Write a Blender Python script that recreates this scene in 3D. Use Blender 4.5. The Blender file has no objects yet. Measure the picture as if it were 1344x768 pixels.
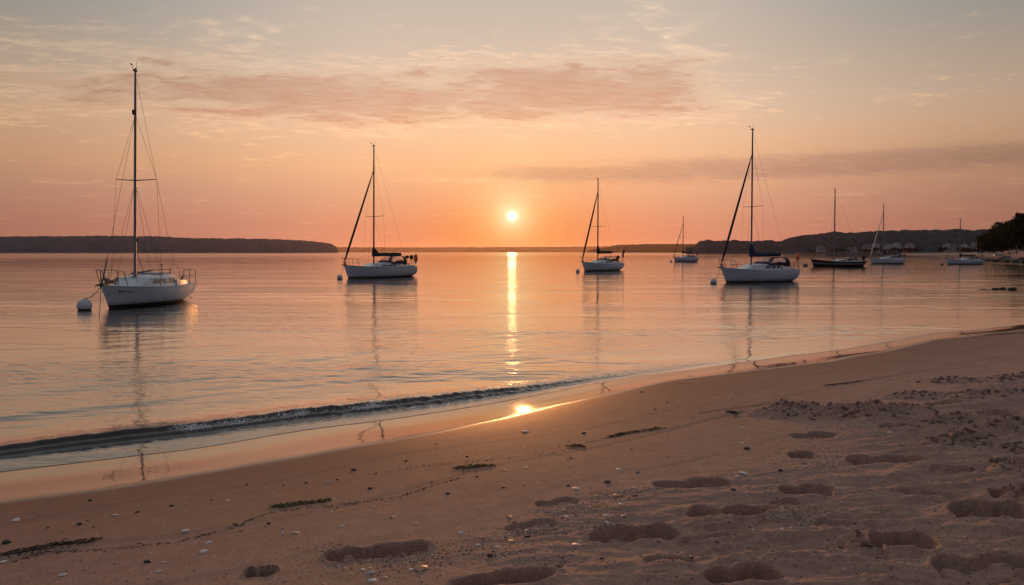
import bpy, math, random
import numpy as np
from mathutils import Vector

random.seed(7)
rng = np.random.default_rng(7)
R = math.radians
SC = bpy.context.scene
COL = SC.collection

# ------------------------------------------------------------------ camera
CAM_H = 2.0
F = 1045.0                      # focal length in pixels of the 1344 wide photograph
PITCH = math.atan(53.0 / F)
cam_d = bpy.data.cameras.new('camera')
cam_d.sensor_fit = 'HORIZONTAL'
cam_d.sensor_width = 36.0
cam_d.lens = 36.0 * F / 1344.0
cam_d.clip_start = 0.05
cam_d.clip_end = 40000
cam = bpy.data.objects.new('camera', cam_d)
cam.location = (0, 0, CAM_H)
cam.rotation_euler = (math.pi / 2 - PITCH, 0, 0)
COL.objects.link(cam)
SC.camera = cam

# ------------------------------------------------------------------ sky / sun / exposure
SUN_EL = R(2.57)
SUN_AZ = R(0.0)
SUN_DIR = (math.sin(SUN_AZ) * math.cos(SUN_EL), math.cos(SUN_AZ) * math.cos(SUN_EL), math.sin(SUN_EL))
SC.view_settings.view_transform = 'Standard'
SC.view_settings.look = 'None'
SC.view_settings.gamma = 1.0
SC.view_settings.exposure = 0.0
SC.view_settings.use_curve_mapping = False


class G:
    """tiny expression builder for shader nodes"""
    def __init__(s, tree):
        s.t = tree

    def node(s, typ, **kw):
        n = s.t.nodes.new(typ)
        for k, v in kw.items():
            setattr(n, k, v)
        return n

    def put(s, sock, v):
        if isinstance(v, E):
            s.t.links.new(v.s, sock)
        elif isinstance(v, bpy.types.NodeSocket):
            s.t.links.new(v, sock)
        elif v is not None:
            if hasattr(sock, 'default_value'):
                dv = sock.default_value
                if hasattr(dv, '__len__') and not hasattr(v, '__len__'):
                    v = [v] * len(dv)
                if hasattr(dv, '__len__') and len(dv) == 4 and len(v) == 3:
                    v = (*v, 1)
                sock.default_value = v

    def m(s, op, a, b=None, c=None, clamp=False):
        n = s.node('ShaderNodeMath', operation=op)
        n.use_clamp = clamp
        s.put(n.inputs[0], a)
        s.put(n.inputs[1], b)
        s.put(n.inputs[2], c)
        return E(s, n.outputs[0])

    def vm(s, op, a, b=None):
        n = s.node('ShaderNodeVectorMath', operation=op)
        s.put(n.inputs[0], a)
        if b is not None:
            s.put(n.inputs[3 if op == 'SCALE' else 1], b)
        return E(s, n.outputs['Value' if op in ('DOT_PRODUCT', 'LENGTH') else 'Vector'])

    def sep(s, v):
        n = s.node('ShaderNodeSeparateXYZ')
        s.put(n.inputs[0], v)
        return [E(s, o) for o in n.outputs]

    def comb(s, x, y, z):
        n = s.node('ShaderNodeCombineXYZ')
        for i, v in enumerate((x, y, z)):
            s.put(n.inputs[i], v)
        return E(s, n.outputs[0])

    def mix(s, f, a, b, typ='RGBA', blend='MIX'):
        n = s.node('ShaderNodeMix', data_type=typ)
        if typ == 'RGBA':
            n.blend_type = blend
            n.clamp_factor = True
            s.put(n.inputs[0], f); s.put(n.inputs[6], a); s.put(n.inputs[7], b)
            return E(s, n.outputs[2])
        s.put(n.inputs[0], f); s.put(n.inputs[2], a); s.put(n.inputs[3], b)
        return E(s, n.outputs[0])

    def noise(s, vec, scale, detail=4, rough=.55, dist=0.0, dim='3D'):
        n = s.node('ShaderNodeTexNoise', noise_dimensions=dim)
        s.put(n.inputs['Vector'], vec)
        n.inputs['Scale'].default_value = scale
        n.inputs['Detail'].default_value = detail
        n.inputs['Roughness'].default_value = rough
        n.inputs['Distortion'].default_value = dist
        return E(s, n.outputs[0])

    def ss(s, v, a, b):
        n = s.node('ShaderNodeMapRange', interpolation_type='SMOOTHSTEP')
        s.put(n.inputs[0], v); s.put(n.inputs[1], a); s.put(n.inputs[2], b)
        n.inputs[3].default_value = 0; n.inputs[4].default_value = 1
        return E(s, n.outputs[0])

    def ramp(s, v, stops, interp='LINEAR'):
        n = s.node('ShaderNodeValToRGB')
        n.color_ramp.interpolation = interp
        el = n.color_ramp.elements
        while len(el) < len(stops):
            el.new(0.5)
        for e, (p, c) in zip(el, stops):
            e.position = p
            e.color = (*c, 1)
        s.put(n.inputs[0], v)
        return E(s, n.outputs[0])

    def gauss(s, v, c, w):
        d = (v - c) / w
        return s.m('EXPONENT', (d * d) * -1.0)


class E:
    def __init__(s, g, sock):
        s.g, s.s = g, sock

    def __add__(s, o): return s.g.m('ADD', s, o)
    def __radd__(s, o): return s.g.m('ADD', o, s)
    def __sub__(s, o): return s.g.m('SUBTRACT', s, o)
    def __rsub__(s, o): return s.g.m('SUBTRACT', o, s)
    def __mul__(s, o): return s.g.m('MULTIPLY', s, o)
    def __rmul__(s, o): return s.g.m('MULTIPLY', o, s)
    def __truediv__(s, o): return s.g.m('DIVIDE', s, o)
    def __rtruediv__(s, o): return s.g.m('DIVIDE', o, s)


def lin(r, g, b):
    f = lambda c: c / 12.92 if c <= .04045 else ((c + .055) / 1.055) ** 2.4
    return tuple(f(v / 255.0) for v in (r, g, b))


world = bpy.data.worlds.new('World')
SC.world = world
world.use_nodes = True
wt = world.node_tree
wt.nodes.clear()
g = G(wt)
tc = g.node('ShaderNodeTexCoord')
dirv = E(g, tc.outputs['Generated'])
dx, dy, dz = g.sep(dirv)
el = g.m('ARCSINE', dz) * (180 / math.pi)             # elevation in degrees
az = g.m('ARCTAN2', dx, dy) * (180 / math.pi)         # azimuth from the sun's bearing
elp = g.m('MAXIMUM', el, 0.0)
sky = g.ramp(elp / 90.0, [
    (0.0, (.62, .255, .185)),
    (2.0 / 90, (.65, .285, .200)),
    (4.0 / 90, (.72, .370, .245)),
    (6.0 / 90, (.86, .470, .270)),
    (8.2 / 90, (.86, .535, .340)),
    (10.0 / 90, (.77, .545, .395)),
    (13.5 / 90, (.655, .510, .405)),
    (18.0 / 90, (.53, .465, .405)),
    (28.0 / 90, (.43, .42, .40)),
    (50.0 / 90, (.31, .315, .335)),
    (1.0, (.21, .225, .265))])
back = g.ramp(elp / 90.0, [
    (0.0, (.080, .078, .115)),
    (8.0 / 90, (.098, .094, .132)),
    (20.0 / 90, (.112, .120, .165)),
    (1.0, (.21, .225, .265))])
absaz = g.m('ABSOLUTE', az)
# the sky dims away from the sun's bearing
dim = 1.0 - g.ss(absaz, 8.0, 36.0) * (1.0 - g.ss(elp, 25.0, 60.0)) * (.40 + .09 * g.ss(az, 0.0, 20.0) * (1.0 - g.ss(elp, 4.0, 10.0)))
sky = g.vm('SCALE', sky, dim)
sky = g.mix(g.ss(absaz, 8.0, 34.0) * g.ss(elp, 9.0, 18.0) * (1.0 - g.ss(elp, 30.0, 60.0)), sky, g.vm('MULTIPLY', sky, (.76, .91, 1.0)))
sky = g.mix(g.ss(absaz, 36.0, 105.0), sky, back)
cosang = g.vm('DOT_PRODUCT', dirv, SUN_DIR)
ang = g.m('ARCCOSINE', g.m('MINIMUM', cosang, 1.0)) * (180 / math.pi)
eld = (el - 2.57) / 1.25
ell = g.m('SQRT', (az * az) * .55 + eld * eld)         # glow a little taller than wide
elq = el / 6.0
glow1 = g.m('EXPONENT', ell * -.20) * g.m('EXPONENT', elq * elq * -1.0)
glow2 = g.m('EXPONENT', ell * -.50)
glow3 = g.m('EXPONENT', ang * -.72)


def addc(a, f, c):
    return g.vm('ADD', a, g.vm('SCALE', g.comb(*c), f))


sky = addc(sky, glow1, (.22, -.085, -.215))
sky = addc(sky, glow2, (.06, .0, -.02))
sky = addc(sky, glow3, (.16, .66, .44))

# clouds: a sheet of altocumulus seen at a low angle
cz = g.m('MAXIMUM', dz, 0.0) + .07
cx, cy = dx / cz, dy / cz
pv = g.comb(cx * .9, cy * 1.15, 0.0)
nb = g.noise(pv, 1.9, 9, .66, .6)
nf = g.noise(pv, 8.0, 7, .66, .5)
nl = g.noise(g.comb(cx * .45, cy * .9, 3.0), 1.1, 3, .5)
wob = (nl - .5) * 5.0
nr = g.noise(g.comb(cx * 2.2 + cy * .9, cy * 5.5 - cx * 1.2, 5.0), 3.2, 5, .62, .6)
# band A (upper, broad), band B (lower right, thin and mauve)
ca = 11.1 + az * .03 + wob * .5
bandA = g.gauss(el, ca, 2.3) * (1.0 - g.ss(az, 9.0, 22.0)) * (1.0 - .45 * g.ss(az * -1.0, 12.0, 34.0))
bandB = g.gauss(el, 5.5 + az * .012 + wob * .12, 1.05) * g.ss(az, -9.0, 3.0)
bandC = g.gauss(el, 5.05 + wob * .05, .22) * g.gauss(az, -1.0, 5.0)
wisp = g.gauss(el, 16.0 + az * -.0, .8) * g.gauss(az, -27.0, 3.6) + g.gauss(el, 14.6, .6) * g.gauss(az, -18.0, 3.0) \
    + g.gauss(el, 15.2, 1.0) * g.gauss(az, 11.5, 4.5) + g.gauss(el, 12.4, .5) * g.gauss(az, 20.0, 3.0) * .6
densA = g.ss(nb * 1.15 + nf * .58 + nr * .24 - .15 + bandA * .62 - .36, .54, 1.0)
densB = g.ss(nb * .75 + nf * .40 + nr * .45 + bandB * .62 - .48, .50, .98)
cloud_lit = addc(g.vm('SCALE', sky, 1.08), 1.0, (.14, .085, .03))
cloud_core = g.vm('MULTIPLY', sky, (.86, .665, .60))
fine = g.ss(nf * .35 + nb * .2 + nr * .45, .43, .60)
edge = g.m('MULTIPLY', densA * (1.0 - densA) * 3.4, .35 + fine * .9, clamp=True)
sky = g.mix(densA * (.55 + .45 * g.ss(nr * .55 + nb * .45, .40, .62)), sky, cloud_core)
sky = g.mix(edge * .85, sky, cloud_lit)
sky = g.mix(densB * .85, sky, g.vm('MULTIPLY', sky, (.66, .66, .80)))
sky = g.mix(g.m('MULTIPLY', densB * (1.0 - densB) * 1.6, fine, clamp=True), sky, g.vm('SCALE', sky, 1.09))
sky = g.mix(g.m('MULTIPLY', bandC, g.ss(nf * .5 + nb * .5, .44, .58), clamp=True) * .85, sky, addc(g.vm('SCALE', sky, 1.05), 1.0, (.12, .13, .09)))
sky = g.mix(g.m('MULTIPLY', wisp * 1.5, g.ss(nf * .45 + nb * .55, .46, .66), clamp=True) * .75, sky, addc(g.vm('SCALE', sky, 1.03), 1.0, (.17, .10, .045)))
disc = 1.0 - g.ss(ang, .06, .50)
sky = addc(sky, disc, (.7, .8, .75))
sky = addc(sky, g.m('EXPONENT', ang * -2.6), (.10, .34, .42))
nish = g.node('ShaderNodeTexSky', sky_type='NISHITA')
nish.sun_disc = False
nish.sun_elevation = SUN_EL
nish.sun_rotation = SUN_AZ
nish.dust_density = 3.0
sky = g.vm('ADD', sky, g.vm('SCALE', E(g, nish.outputs[0]), .004))
sky = g.vm('MAXIMUM', sky, (0.0, 0.0, 0.0))
bg = g.node('ShaderNodeBackground')
g.put(bg.inputs[0], sky)
bg.inputs[1].default_value = 1.0
wo = g.node('ShaderNodeOutputWorld')
wt.links.new(bg.outputs[0], wo.inputs[0])

sun_d = bpy.data.lights.new('sun', 'SUN')
sun_d.energy = 1.3
sun_d.angle = R(.53)
sun_d.color = (1.0, .37, .11)
sun = bpy.data.objects.new('sun', sun_d)
sun.location = (0, 50, 20)
sun.rotation_euler = Vector([-c for c in SUN_DIR]).to_track_quat('-Z', 'Y').to_euler()
COL.objects.link(sun)

SC.cycles.max_bounces = 6
SC.cycles.diffuse_bounces = 2
SC.cycles.glossy_bounces = 3
SC.cycles.transmission_bounces = 4
SC.cycles.volume_bounces = 0
SC.cycles.transparent_max_bounces = 12
SC.cycles.sample_clamp_indirect = 6.0
SC.cycles.sample_clamp_direct = 13.0
SC.cycles.use_denoising = True

# ------------------------------------------------------------------ helpers


def ray(px, py):
    xr, yr = (px - 672.0) / F, -(py - 384.0) / F
    c, s = math.cos(PITCH), math.sin(PITCH)
    return np.array([xr, c + yr * s, -s + yr * c])


def gp(px, py, z=0.0):
    """point of the level z seen at a place in the photograph"""
    d = ray(px, py)
    k = (z - CAM_H) / d[2]
    return np.array([0, 0, CAM_H]) + d * k


def at_dist(px, py, dist):
    d = ray(px, py)
    k = dist / math.hypot(d[0], d[1])
    return np.array([0, 0, CAM_H]) + d * k


def tag(o, label=None, cat=None, group=None, kind=None):
    if label: o['label'] = label
    if cat: o['category'] = cat
    if group: o['group'] = group
    if kind: o['kind'] = kind
    return o


def empty(name, loc, rz=0.0):
    o = bpy.data.objects.new(name, None)
    o.empty_display_size = .2
    o.location = [float(v) for v in loc]
    o.rotation_euler = (0, 0, rz)
    COL.objects.link(o)
    return o


class MB:
    """collects shapes and links them as one mesh object"""
    def __init__(s):
        s.v, s.f, s.mi, s.sm = [], [], [], []

    def add(s, verts, faces, mat=0, smooth=True):
        o = len(s.v)
        s.v += [tuple(float(c) for c in p) for p in verts]
        for f in faces:
            s.f.append(tuple(i + o for i in f)); s.mi.append(mat); s.sm.append(smooth)
        return s

    def box(s, c, size, mat=0, rz=0.0):
        x, y, z = [v / 2 for v in size]
        ca, sa = math.cos(rz), math.sin(rz)
        P = []
        for k in (-z, z):
            for a, b in ((-x, -y), (x, -y), (x, y), (-x, y)):
                P.append((c[0] + a * ca - b * sa, c[1] + a * sa + b * ca, c[2] + k))
        return s.hexa(P, mat)

    def hexa(s, P, mat=0):
        return s.add(P, [(3, 2, 1, 0), (4, 5, 6, 7), (0, 1, 5, 4), (1, 2, 6, 5), (2, 3, 7, 6), (3, 0, 4, 7)], mat, False)

    def tube(s, pts, r, n=6, mat=0, flat=1.0):
        pts = [Vector([float(c) for c in p]) for p in pts]
        rs = r if hasattr(r, '__len__') else [r] * len(pts)
        P, Fc = [], []
        ref = None
        for i, p in enumerate(pts):
            a = pts[max(i - 1, 0)]; b = pts[min(i + 1, len(pts) - 1)]
            t = (b - a).normalized()
            if ref is None:
                ref = Vector((0, 0, 1)) if abs(t.z) < .9 else Vector((1, 0, 0))
            u = t.cross(ref)
            if u.length < 1e-5:
                u = t.cross(Vector((0, 1, .1)))
            u.normalize(); w = u.cross(t).normalized()
            for k in range(n):
                q = 2 * math.pi * k / n
                P.append(p + u * (math.cos(q) * rs[i] * flat) + w * (math.sin(q) * rs[i]))
        for i in range(len(pts) - 1):
            for k in range(n):
                a, b = i * n + k, i * n + (k + 1) % n
                Fc.append((a, b, b + n, a + n))
        Fc.append(tuple(range(n - 1, -1, -1)))
        Fc.append(tuple((len(pts) - 1) * n + k for k in range(n)))
        return s.add(P, Fc, mat)

    def loft(s, rings, mat=0, closed=False, caps=True, smooth=True):
        n = len(rings[0]); P = [p for r_ in rings for p in r_]; Fc = []
        for i in range(len(rings) - 1):
            for k in range(n if closed else n - 1):
                a, b = i * n + k, i * n + (k + 1) % n
                Fc.append((a, b, b + n, a + n))
        if caps:
            Fc.append(tuple(range(n - 1, -1, -1)))
            Fc.append(tuple((len(rings) - 1) * n + k for k in range(n)))
        return s.add(P, Fc, mat, smooth)

    def ball(s, c, r, nu=14, nv=9, mat=0):
        rx, ry, rz = r if hasattr(r, '__len__') else (r, r, r)
        rings = []
        for j in range(nv + 1):
            t = math.pi * j / nv
            t = min(max(t, .02), math.pi - .02)
            rings.append([(c[0] + rx * math.sin(t) * math.cos(2 * math.pi * k / nu), c[1] + ry * math.sin(t) * math.sin(2 * math.pi * k / nu), c[2] - rz * math.cos(t)) for k in range(nu)])
        return s.loft(rings, mat, closed=True)

    def build(s, name, mats, parent=None):
        used = sorted({i for f in s.f for i in f})
        if len(used) < len(s.v):
            mp_ = {o_: n_ for n_, o_ in enumerate(used)}
            s.v = [s.v[i] for i in used]; s.f = [tuple(mp_[i] for i in f) for f in s.f]
        me = bpy.data.meshes.new(name)
        me.from_pydata(s.v, [], s.f)
        for m_ in (mats if isinstance(mats, (list, tuple)) else [mats]):
            me.materials.append(m_)
        me.polygons.foreach_set('material_index', s.mi)
        me.polygons.foreach_set('use_smooth', s.sm)
        me.update()
        try:
            me.set_sharp_from_angle(angle=R(42))
        except Exception:
            pass
        o = bpy.data.objects.new(name, me)
        COL.objects.link(o)
        if parent is not None:
            o.parent = parent
        return o


def grid_mesh(name, X, Y, Z, mat, attrs=None, wrap=False):
    """one sheet from 2-D arrays of coordinates"""
    nr, nc = X.shape
    me = bpy.data.meshes.new(name)
    nv = nr * nc
    co = np.empty((nv, 3), np.float32)
    co[:, 0] = X.ravel(); co[:, 1] = Y.ravel(); co[:, 2] = Z.ravel()
    ci = np.arange(nc if wrap else nc - 1)
    i = np.arange(nr - 1)[:, None] * nc
    a = i + ci[None, :]; b = i + (ci[None, :] + 1) % nc
    quads = np.stack([a, b, b + nc, a + nc], -1).reshape(-1, 4).astype(np.int32)
    nf = len(quads)
    me.vertices.add(nv); me.loops.add(nf * 4); me.polygons.add(nf)
    me.vertices.foreach_set('co', co.ravel())
    me.loops.foreach_set('vertex_index', quads.ravel())
    me.polygons.foreach_set('loop_start', np.arange(nf, dtype=np.int32) * 4)
    me.polygons.foreach_set('loop_total', np.full(nf, 4, np.int32))
    me.polygons.foreach_set('use_smooth', np.ones(nf, bool))
    me.materials.append(mat)
    me.update(); me.validate()
    for k, v in (attrs or {}).items():
        at = me.attributes.new(k, 'FLOAT', 'POINT')
        at.data.foreach_set('value', v.ravel().astype(np.float32))
    o = bpy.data.objects.new(name, me)
    COL.objects.link(o)
    return o


_perm = rng.permutation(256)
_perm = np.concatenate([_perm, _perm])
_ga = rng.uniform(0, 2 * math.pi, 512)


def gn(x, y, seed=0):
    """gradient noise, about -.7 .. .7"""
    x = np.asarray(x, float) + seed * 17.31; y = np.asarray(y, float) + seed * 9.77
    ix = np.floor(x).astype(int); iy = np.floor(y).astype(int)
    fx, fy = x - ix, y - iy
    u = fx * fx * fx * (fx * (fx * 6 - 15) + 10); v = fy * fy * fy * (fy * (fy * 6 - 15) + 10)

    def gr(i, j, ax, ay):
        h = _perm[(_perm[i & 255] + j) & 255]
        an = _ga[h]
        return np.cos(an) * ax + np.sin(an) * ay
    n00 = gr(ix, iy, fx, fy); n10 = gr(ix + 1, iy, fx - 1, fy)
    n01 = gr(ix, iy + 1, fx, fy - 1); n11 = gr(ix + 1, iy + 1, fx - 1, fy - 1)
    return (n00 * (1 - u) + n10 * u) * (1 - v) + (n01 * (1 - u) + n11 * u) * v


def fbm(x, y, oct=4, seed=0, gain=.5):
    t, a = 0, 1
    for k in range(oct):
        t = t + a * gn(x * 2 ** k, y * 2 ** k, seed + k * 3)
        a *= gain
    return t


def sstep(x, a, b):
    t = np.clip((x - a) / (b - a), 0, 1)
    return t * t * (3 - 2 * t)


def material(name, color, rough=.6, metal=0.0, spec=.5, var=.12, scale=6.0, bump=0.0, bump_scale=40.0, alpha=1.0):
    m = bpy.data.materials.new(name)
    m.use_nodes = True
    t = m.node_tree; b = t.nodes['Principled BSDF']; q = G(t)
    co = q.node('ShaderNodeTexCoord').outputs['Object']
    n = q.noise(co, scale, 5, .6)
    c = q.mix(n, tuple(v * (1 - var) for v in color), tuple(min(1, v * (1 + var)) for v in color))
    q.put(b.inputs['Base Color'], c)
    q.put(b.inputs['Roughness'], rough + (n - .5) * .15)
    b.inputs['Metallic'].default_value = metal
    b.inputs['Specular IOR Level'].default_value = spec
    b.inputs['Alpha'].default_value = alpha
    if bump:
        bn = q.node('ShaderNodeBump')
        bn.inputs['Distance'].default_value = bump
        q.put(bn.inputs['Height'], q.noise(co, bump_scale, 4, .6))
        t.links.new(bn.outputs[0], b.inputs['Normal'])
    return m


def hull_material(name, color):
    m = material(name, color, .22, var=.06, scale=1.5)
    t = m.node_tree; b = t.nodes['Principled BSDF']; q = G(t)
    co = q.node('ShaderNodeTexCoord').outputs['Object']
    x_, y_, z_ = q.sep(co)
    n = q.noise(q.comb(x_ * 5.0, y_ * 5.0, z_ * .9), 1.6, 5, .65)
    n2 = q.noise(co, 9.0, 4, .6)
    prev = b.inputs['Base Color'].links[0].from_socket
    c = q.mix(q.ss(n, .50, .72) * .30, prev, (.30, .25, .19))
    c = q.mix(q.ss(z_ + (n2 - .5) * .16 + (n - .5) * .25, .24, .10) * .75, c, (.20, .165, .10))
    q.put(b.inputs['Base Color'], c)
    q.put(b.inputs['Roughness'], .22 + q.ss(n, .45, .75) * .25)
    return m


M = {
    'hullwhite': hull_material('weathered_white_hull', (.62, .64, .66)),
    'gelcoat': material('white_gelcoat', (.70, .71, .72), .20, var=.07, scale=1.5),
    'gelcoat_warm': material('cream_gelcoat', (.66, .64, .60), .32, var=.07, scale=1.5),
    'deckpaint': material('pale_deck_paint', (.62, .62, .61), .6, var=.08),
    'antifoul': material('black_antifouling', (.018, .017, .017), .6, var=.3),
    'stripe': material('navy_stripe', (.02, .03, .06), .35),
    'brownstripe': material('brown_toe_rail', (.09, .045, .03), .5),
    'blackhull': material('black_hull_paint', (.012, .013, .014), .28, var=.2),
    'greystripe': material('grey_hull_stripe', (.20, .20, .20), .4),
    'alu': material('mast_aluminium', (.22, .22, .23), .45, metal=.4, var=.1),
    'darkalu': material('dark_anodised_mast', (.10, .095, .10), .5, metal=.2, var=.1),
    'steel': material('stainless_tube', (.30, .30, .30), .35, metal=.8),
    'wire': material('rigging_wire', (.14, .13, .13), .5, metal=.3),
    'navy': material('navy_canvas', (.016, .020, .055), .85, var=.25, scale=9, bump=.004),
    'charcoal': material('charcoal_canvas', (.022, .022, .030), .85, var=.25, scale=9, bump=.004),
    'window': material('tinted_window', (.10, .085, .08), .12, spec=.6),
    'vinyl': material('clear_vinyl_window', (.45, .42, .42), .10, spec=.5, alpha=.30),
    'rubber': material('black_rubber', (.015, .015, .015), .7),
    'orange': material('orange_float', (.92, .17, .035), .6),
    'red': material('red_cloth', (.45, .04, .03), .7),
    'blue': material('blue_cloth', (.03, .05, .16), .8),
    'wood': material('varnished_wood', (.16, .08, .04), .5, var=.25),
    'rope': material('mooring_rope', (.17, .14, .11), .9, var=.2),
    'buoy': material('white_buoy_plastic', (.62, .62, .62), .45, var=.14, scale=5),
    'bluebuoy': material('pale_blue_buoy_plastic', (.22, .27, .38), .5),
    'weed': material('algae_growth', (.03, .035, .02), .9, var=.4),
}

# ------------------------------------------------------------------ shoreline and beach shape
ET = np.array([.7808, .6247]); EU = np.array([-.6247, .7808])   # along the shore / out to sea


def tu(x, y):
    return x * ET[0] + y * ET[1], x * EU[0] + y * EU[1]


TS = np.linspace(-80, 260, 17001)


def curve_t(points, smooth=.35):
    """u as a smooth function of t through ground points"""
    P = sorted((tu(p[0], p[1]) for p in points), key=lambda q: q[0])
    t = np.array([q[0] for q in P]); u = np.array([q[1] for q in P])
    v = np.interp(TS, t, u)
    st = TS[1] - TS[0]
    k = np.arange(-int(3 * smooth / st), int(3 * smooth / st) + 1) * st
    w = np.exp(-(k / smooth) ** 2); w /= w.sum()
    pad = len(k) // 2
    return np.convolve(np.pad(v, pad, mode='edge'), w, mode='valid')


shore_px = [(0, 621.5), (112, 609), (190, 598.6), (250, 593), (400, 566), (512, 552.6), (638, 533), (719, 518), (780, 505), (850, 494), (920, 485), (985, 476), (1040, 468), (1110, 460), (1180, 448), (1228, 438), (1280, 434), (1344, 427)]
shore_pts = [gp(*p) for p in shore_px]
shore_pts = [shore_pts[0] + np.array([-30 * ET[0] - .8, -30 * ET[1] + 1.2, 0]), shore_pts[0] + np.array([-4 * ET[0], -4 * ET[1], 0])] + shore_pts + [np.array([24., 31., 0]), np.array([48., 56., 0]), np.array([80., 95., 0]), np.array([118., 150., 0])]
SHORE = curve_t(shore_pts)
wet_px = [(0, 660), (112, 648), (190, 637), (300, 617), (400, 598), (500, 581), (600, 563), (700, 541), (760, 526), (800, 517), (880, 500), (980, 488), (1080, 476), (1180, 458), (1225, 447), (1280, 441), (1344, 433)]
ridge_px = [(0, 599.5), (112, 585.5), (186, 577), (250, 569.5), (400, 549.5), (495, 539), (567, 530.5), (638, 521.5), (719, 511), (800, 498.5), (900, 484), (1000, 471)]
ridge_pts = [gp(*p) for p in ridge_px]
RIDGE = curve_t([ridge_pts[0] + np.array([-20 * ET[0], -20 * ET[1], 0])] + ridge_pts + [ridge_pts[-1] + np.array([40 * ET[0], 40 * ET[1], 0])], .25)


def f_t(tab, t):
    return np.interp(t, TS, tab)


def base_z(x, y):
    t, u = tu(x, y)
    s = f_t(SHORE, t) - u                     # metres landward of the water's edge
    a = np.where(s < .25, .04 * s, np.where(s < .65, .01 + .04 * (s - .25) + .0675 * (s - .25) ** 2, .0368 + .094 * (s - .65)))
    top = .78
    z55 = .0368 + .094 * 4.85
    a = np.where(s > 5.5, z55 + (top - z55) * (1 - np.exp(-.094 * np.maximum(s - 5.5, 0) / (top - z55))), a)
    return np.where(s < 0, np.maximum(.10 * s, -1.5), a), s, t


def on_sand(px, py):
    d = ray(px, py)
    lo, hi = .5, 80.0
    for _ in range(60):
        k = (lo + hi) / 2
        p = np.array([0, 0, CAM_H]) + d * k
        if p[2] > float(base_z(p[0], p[1])[0]):
            lo = k
        else:
            hi = k
    return np.array([0, 0, CAM_H]) + d * lo


WET = None
_w = []
for p in wet_px:
    q = on_sand(*p)
    _w.append(q)
WET = curve_t([_w[0] + np.array([-20 * ET[0], -20 * ET[1], 0])] + _w + [np.array([24., 30.4, 0]), np.array([48., 55., 0]), np.array([80., 94., 0])], .3)

# ---- prints, heaps and scuffs pressed into the sand
prints = []


def pr(px, py, wpx, hpx, depth=.035, ang=0.0, lumps=0.0, flip=1):
    c = on_sand(px, py)
    d = float(np.hypot(c[0], c[1]))
    hh = CAM_H - c[2]
    L = wpx * math.hypot(d, hh) / F
    W = hpx * d * d / (F * hh) * .80
    prints.append((c[0], c[1], L, min(max(W * 1.2, .12), .30), depth, math.atan2(-c[0], c[1]) * .6 + ang, lumps, flip))


pr(495, 726, 124, 26, .060, R(4), 1.0)
pr(661, 764, 126, 26, .050, R(6))
pr(697, 691, 66, 16, .018, R(14))
pr(732, 660, 58, 14, .016, R(18))
pr(908, 637, 94, 15, .042, R(2))
pr(957, 675, 104, 20, .052, R(5))
pr(833, 706, 112, 24, .048, R(9), 0, -1)
pr(976, 760, 92, 30, .055, R(10), .4)
pr(1163, 606, 84, 13, .045, R(2))
pr(1058, 645, 62, 19, .042, R(10), .3)
pr(1032, 660, 36, 14, .020, R(12))
pr(1296, 676, 74, 24, .055, R(12), 0, -1)
pr(1185, 714, 66, 24, .060, R(14))
pr(1128, 721, 50, 18, .035, R(0), 1.0)
pr(1069, 572, 52, 11, .038, R(8))
pr(1051, 599, 27, 15, .045, R(5))
pr(1326, 650, 40, 16, .05, R(0), .8)
pr(1300, 752, 110, 30, .03, R(8), .2)
pr(342, 752, 38, 16, .045, R(6))
pr(1190, 560, 60, 9, .03, R(4), .3)
pr(1275, 516, 46, 7, .03, R(3), .3)
pr(1240, 532, 40, 7, .03, R(3))
pr(1310, 545, 44, 7, .03, R(5), .5)
pr(930, 708, 60, 14, .012, R(20))
pr(1210, 650, 64, 13, .014, R(-10))
pr(1260, 620, 60, 10, .016, R(8))
pr(1110, 690, 70, 14, .014, R(-4))
pr(880, 740, 66, 18, .016, R(12))

heaps = []


def hp(px, py, wpx, hpx, h, rough=1.0):
    c = on_sand(px, py)
    d = float(np.hypot(c[0], c[1])); hh = CAM_H - c[2]
    heaps.append((c[0], c[1], wpx * .5 * d / F, max(hpx * .5 * d * d / (F * hh), .06), h * 1.5, rough))


hp(1045, 541, 96, 9, .050); hp(1024, 537, 22, 5, .06); hp(1100, 545, 90, 9, .045); hp(1155, 547, 62, 11, .075)
hp(1185, 538, 60, 8, .030); hp(1258, 583, 72, 6, .055, .8); hp(1320, 566, 80, 8, .05); hp(1240, 556, 90, 6, .03)
hp(1330, 620, 40, 10, .05); hp(1340, 655, 30, 14, .05); hp(1200, 520, 60, 6, .03); hp(1300, 520, 80, 6, .03)
hp(1130, 722, 40, 14, .03); hp(1250, 500, 50, 5, .02); hp(1330, 497, 60, 5, .02)
hp(1320, 590, 50, 6, .03)


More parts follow.
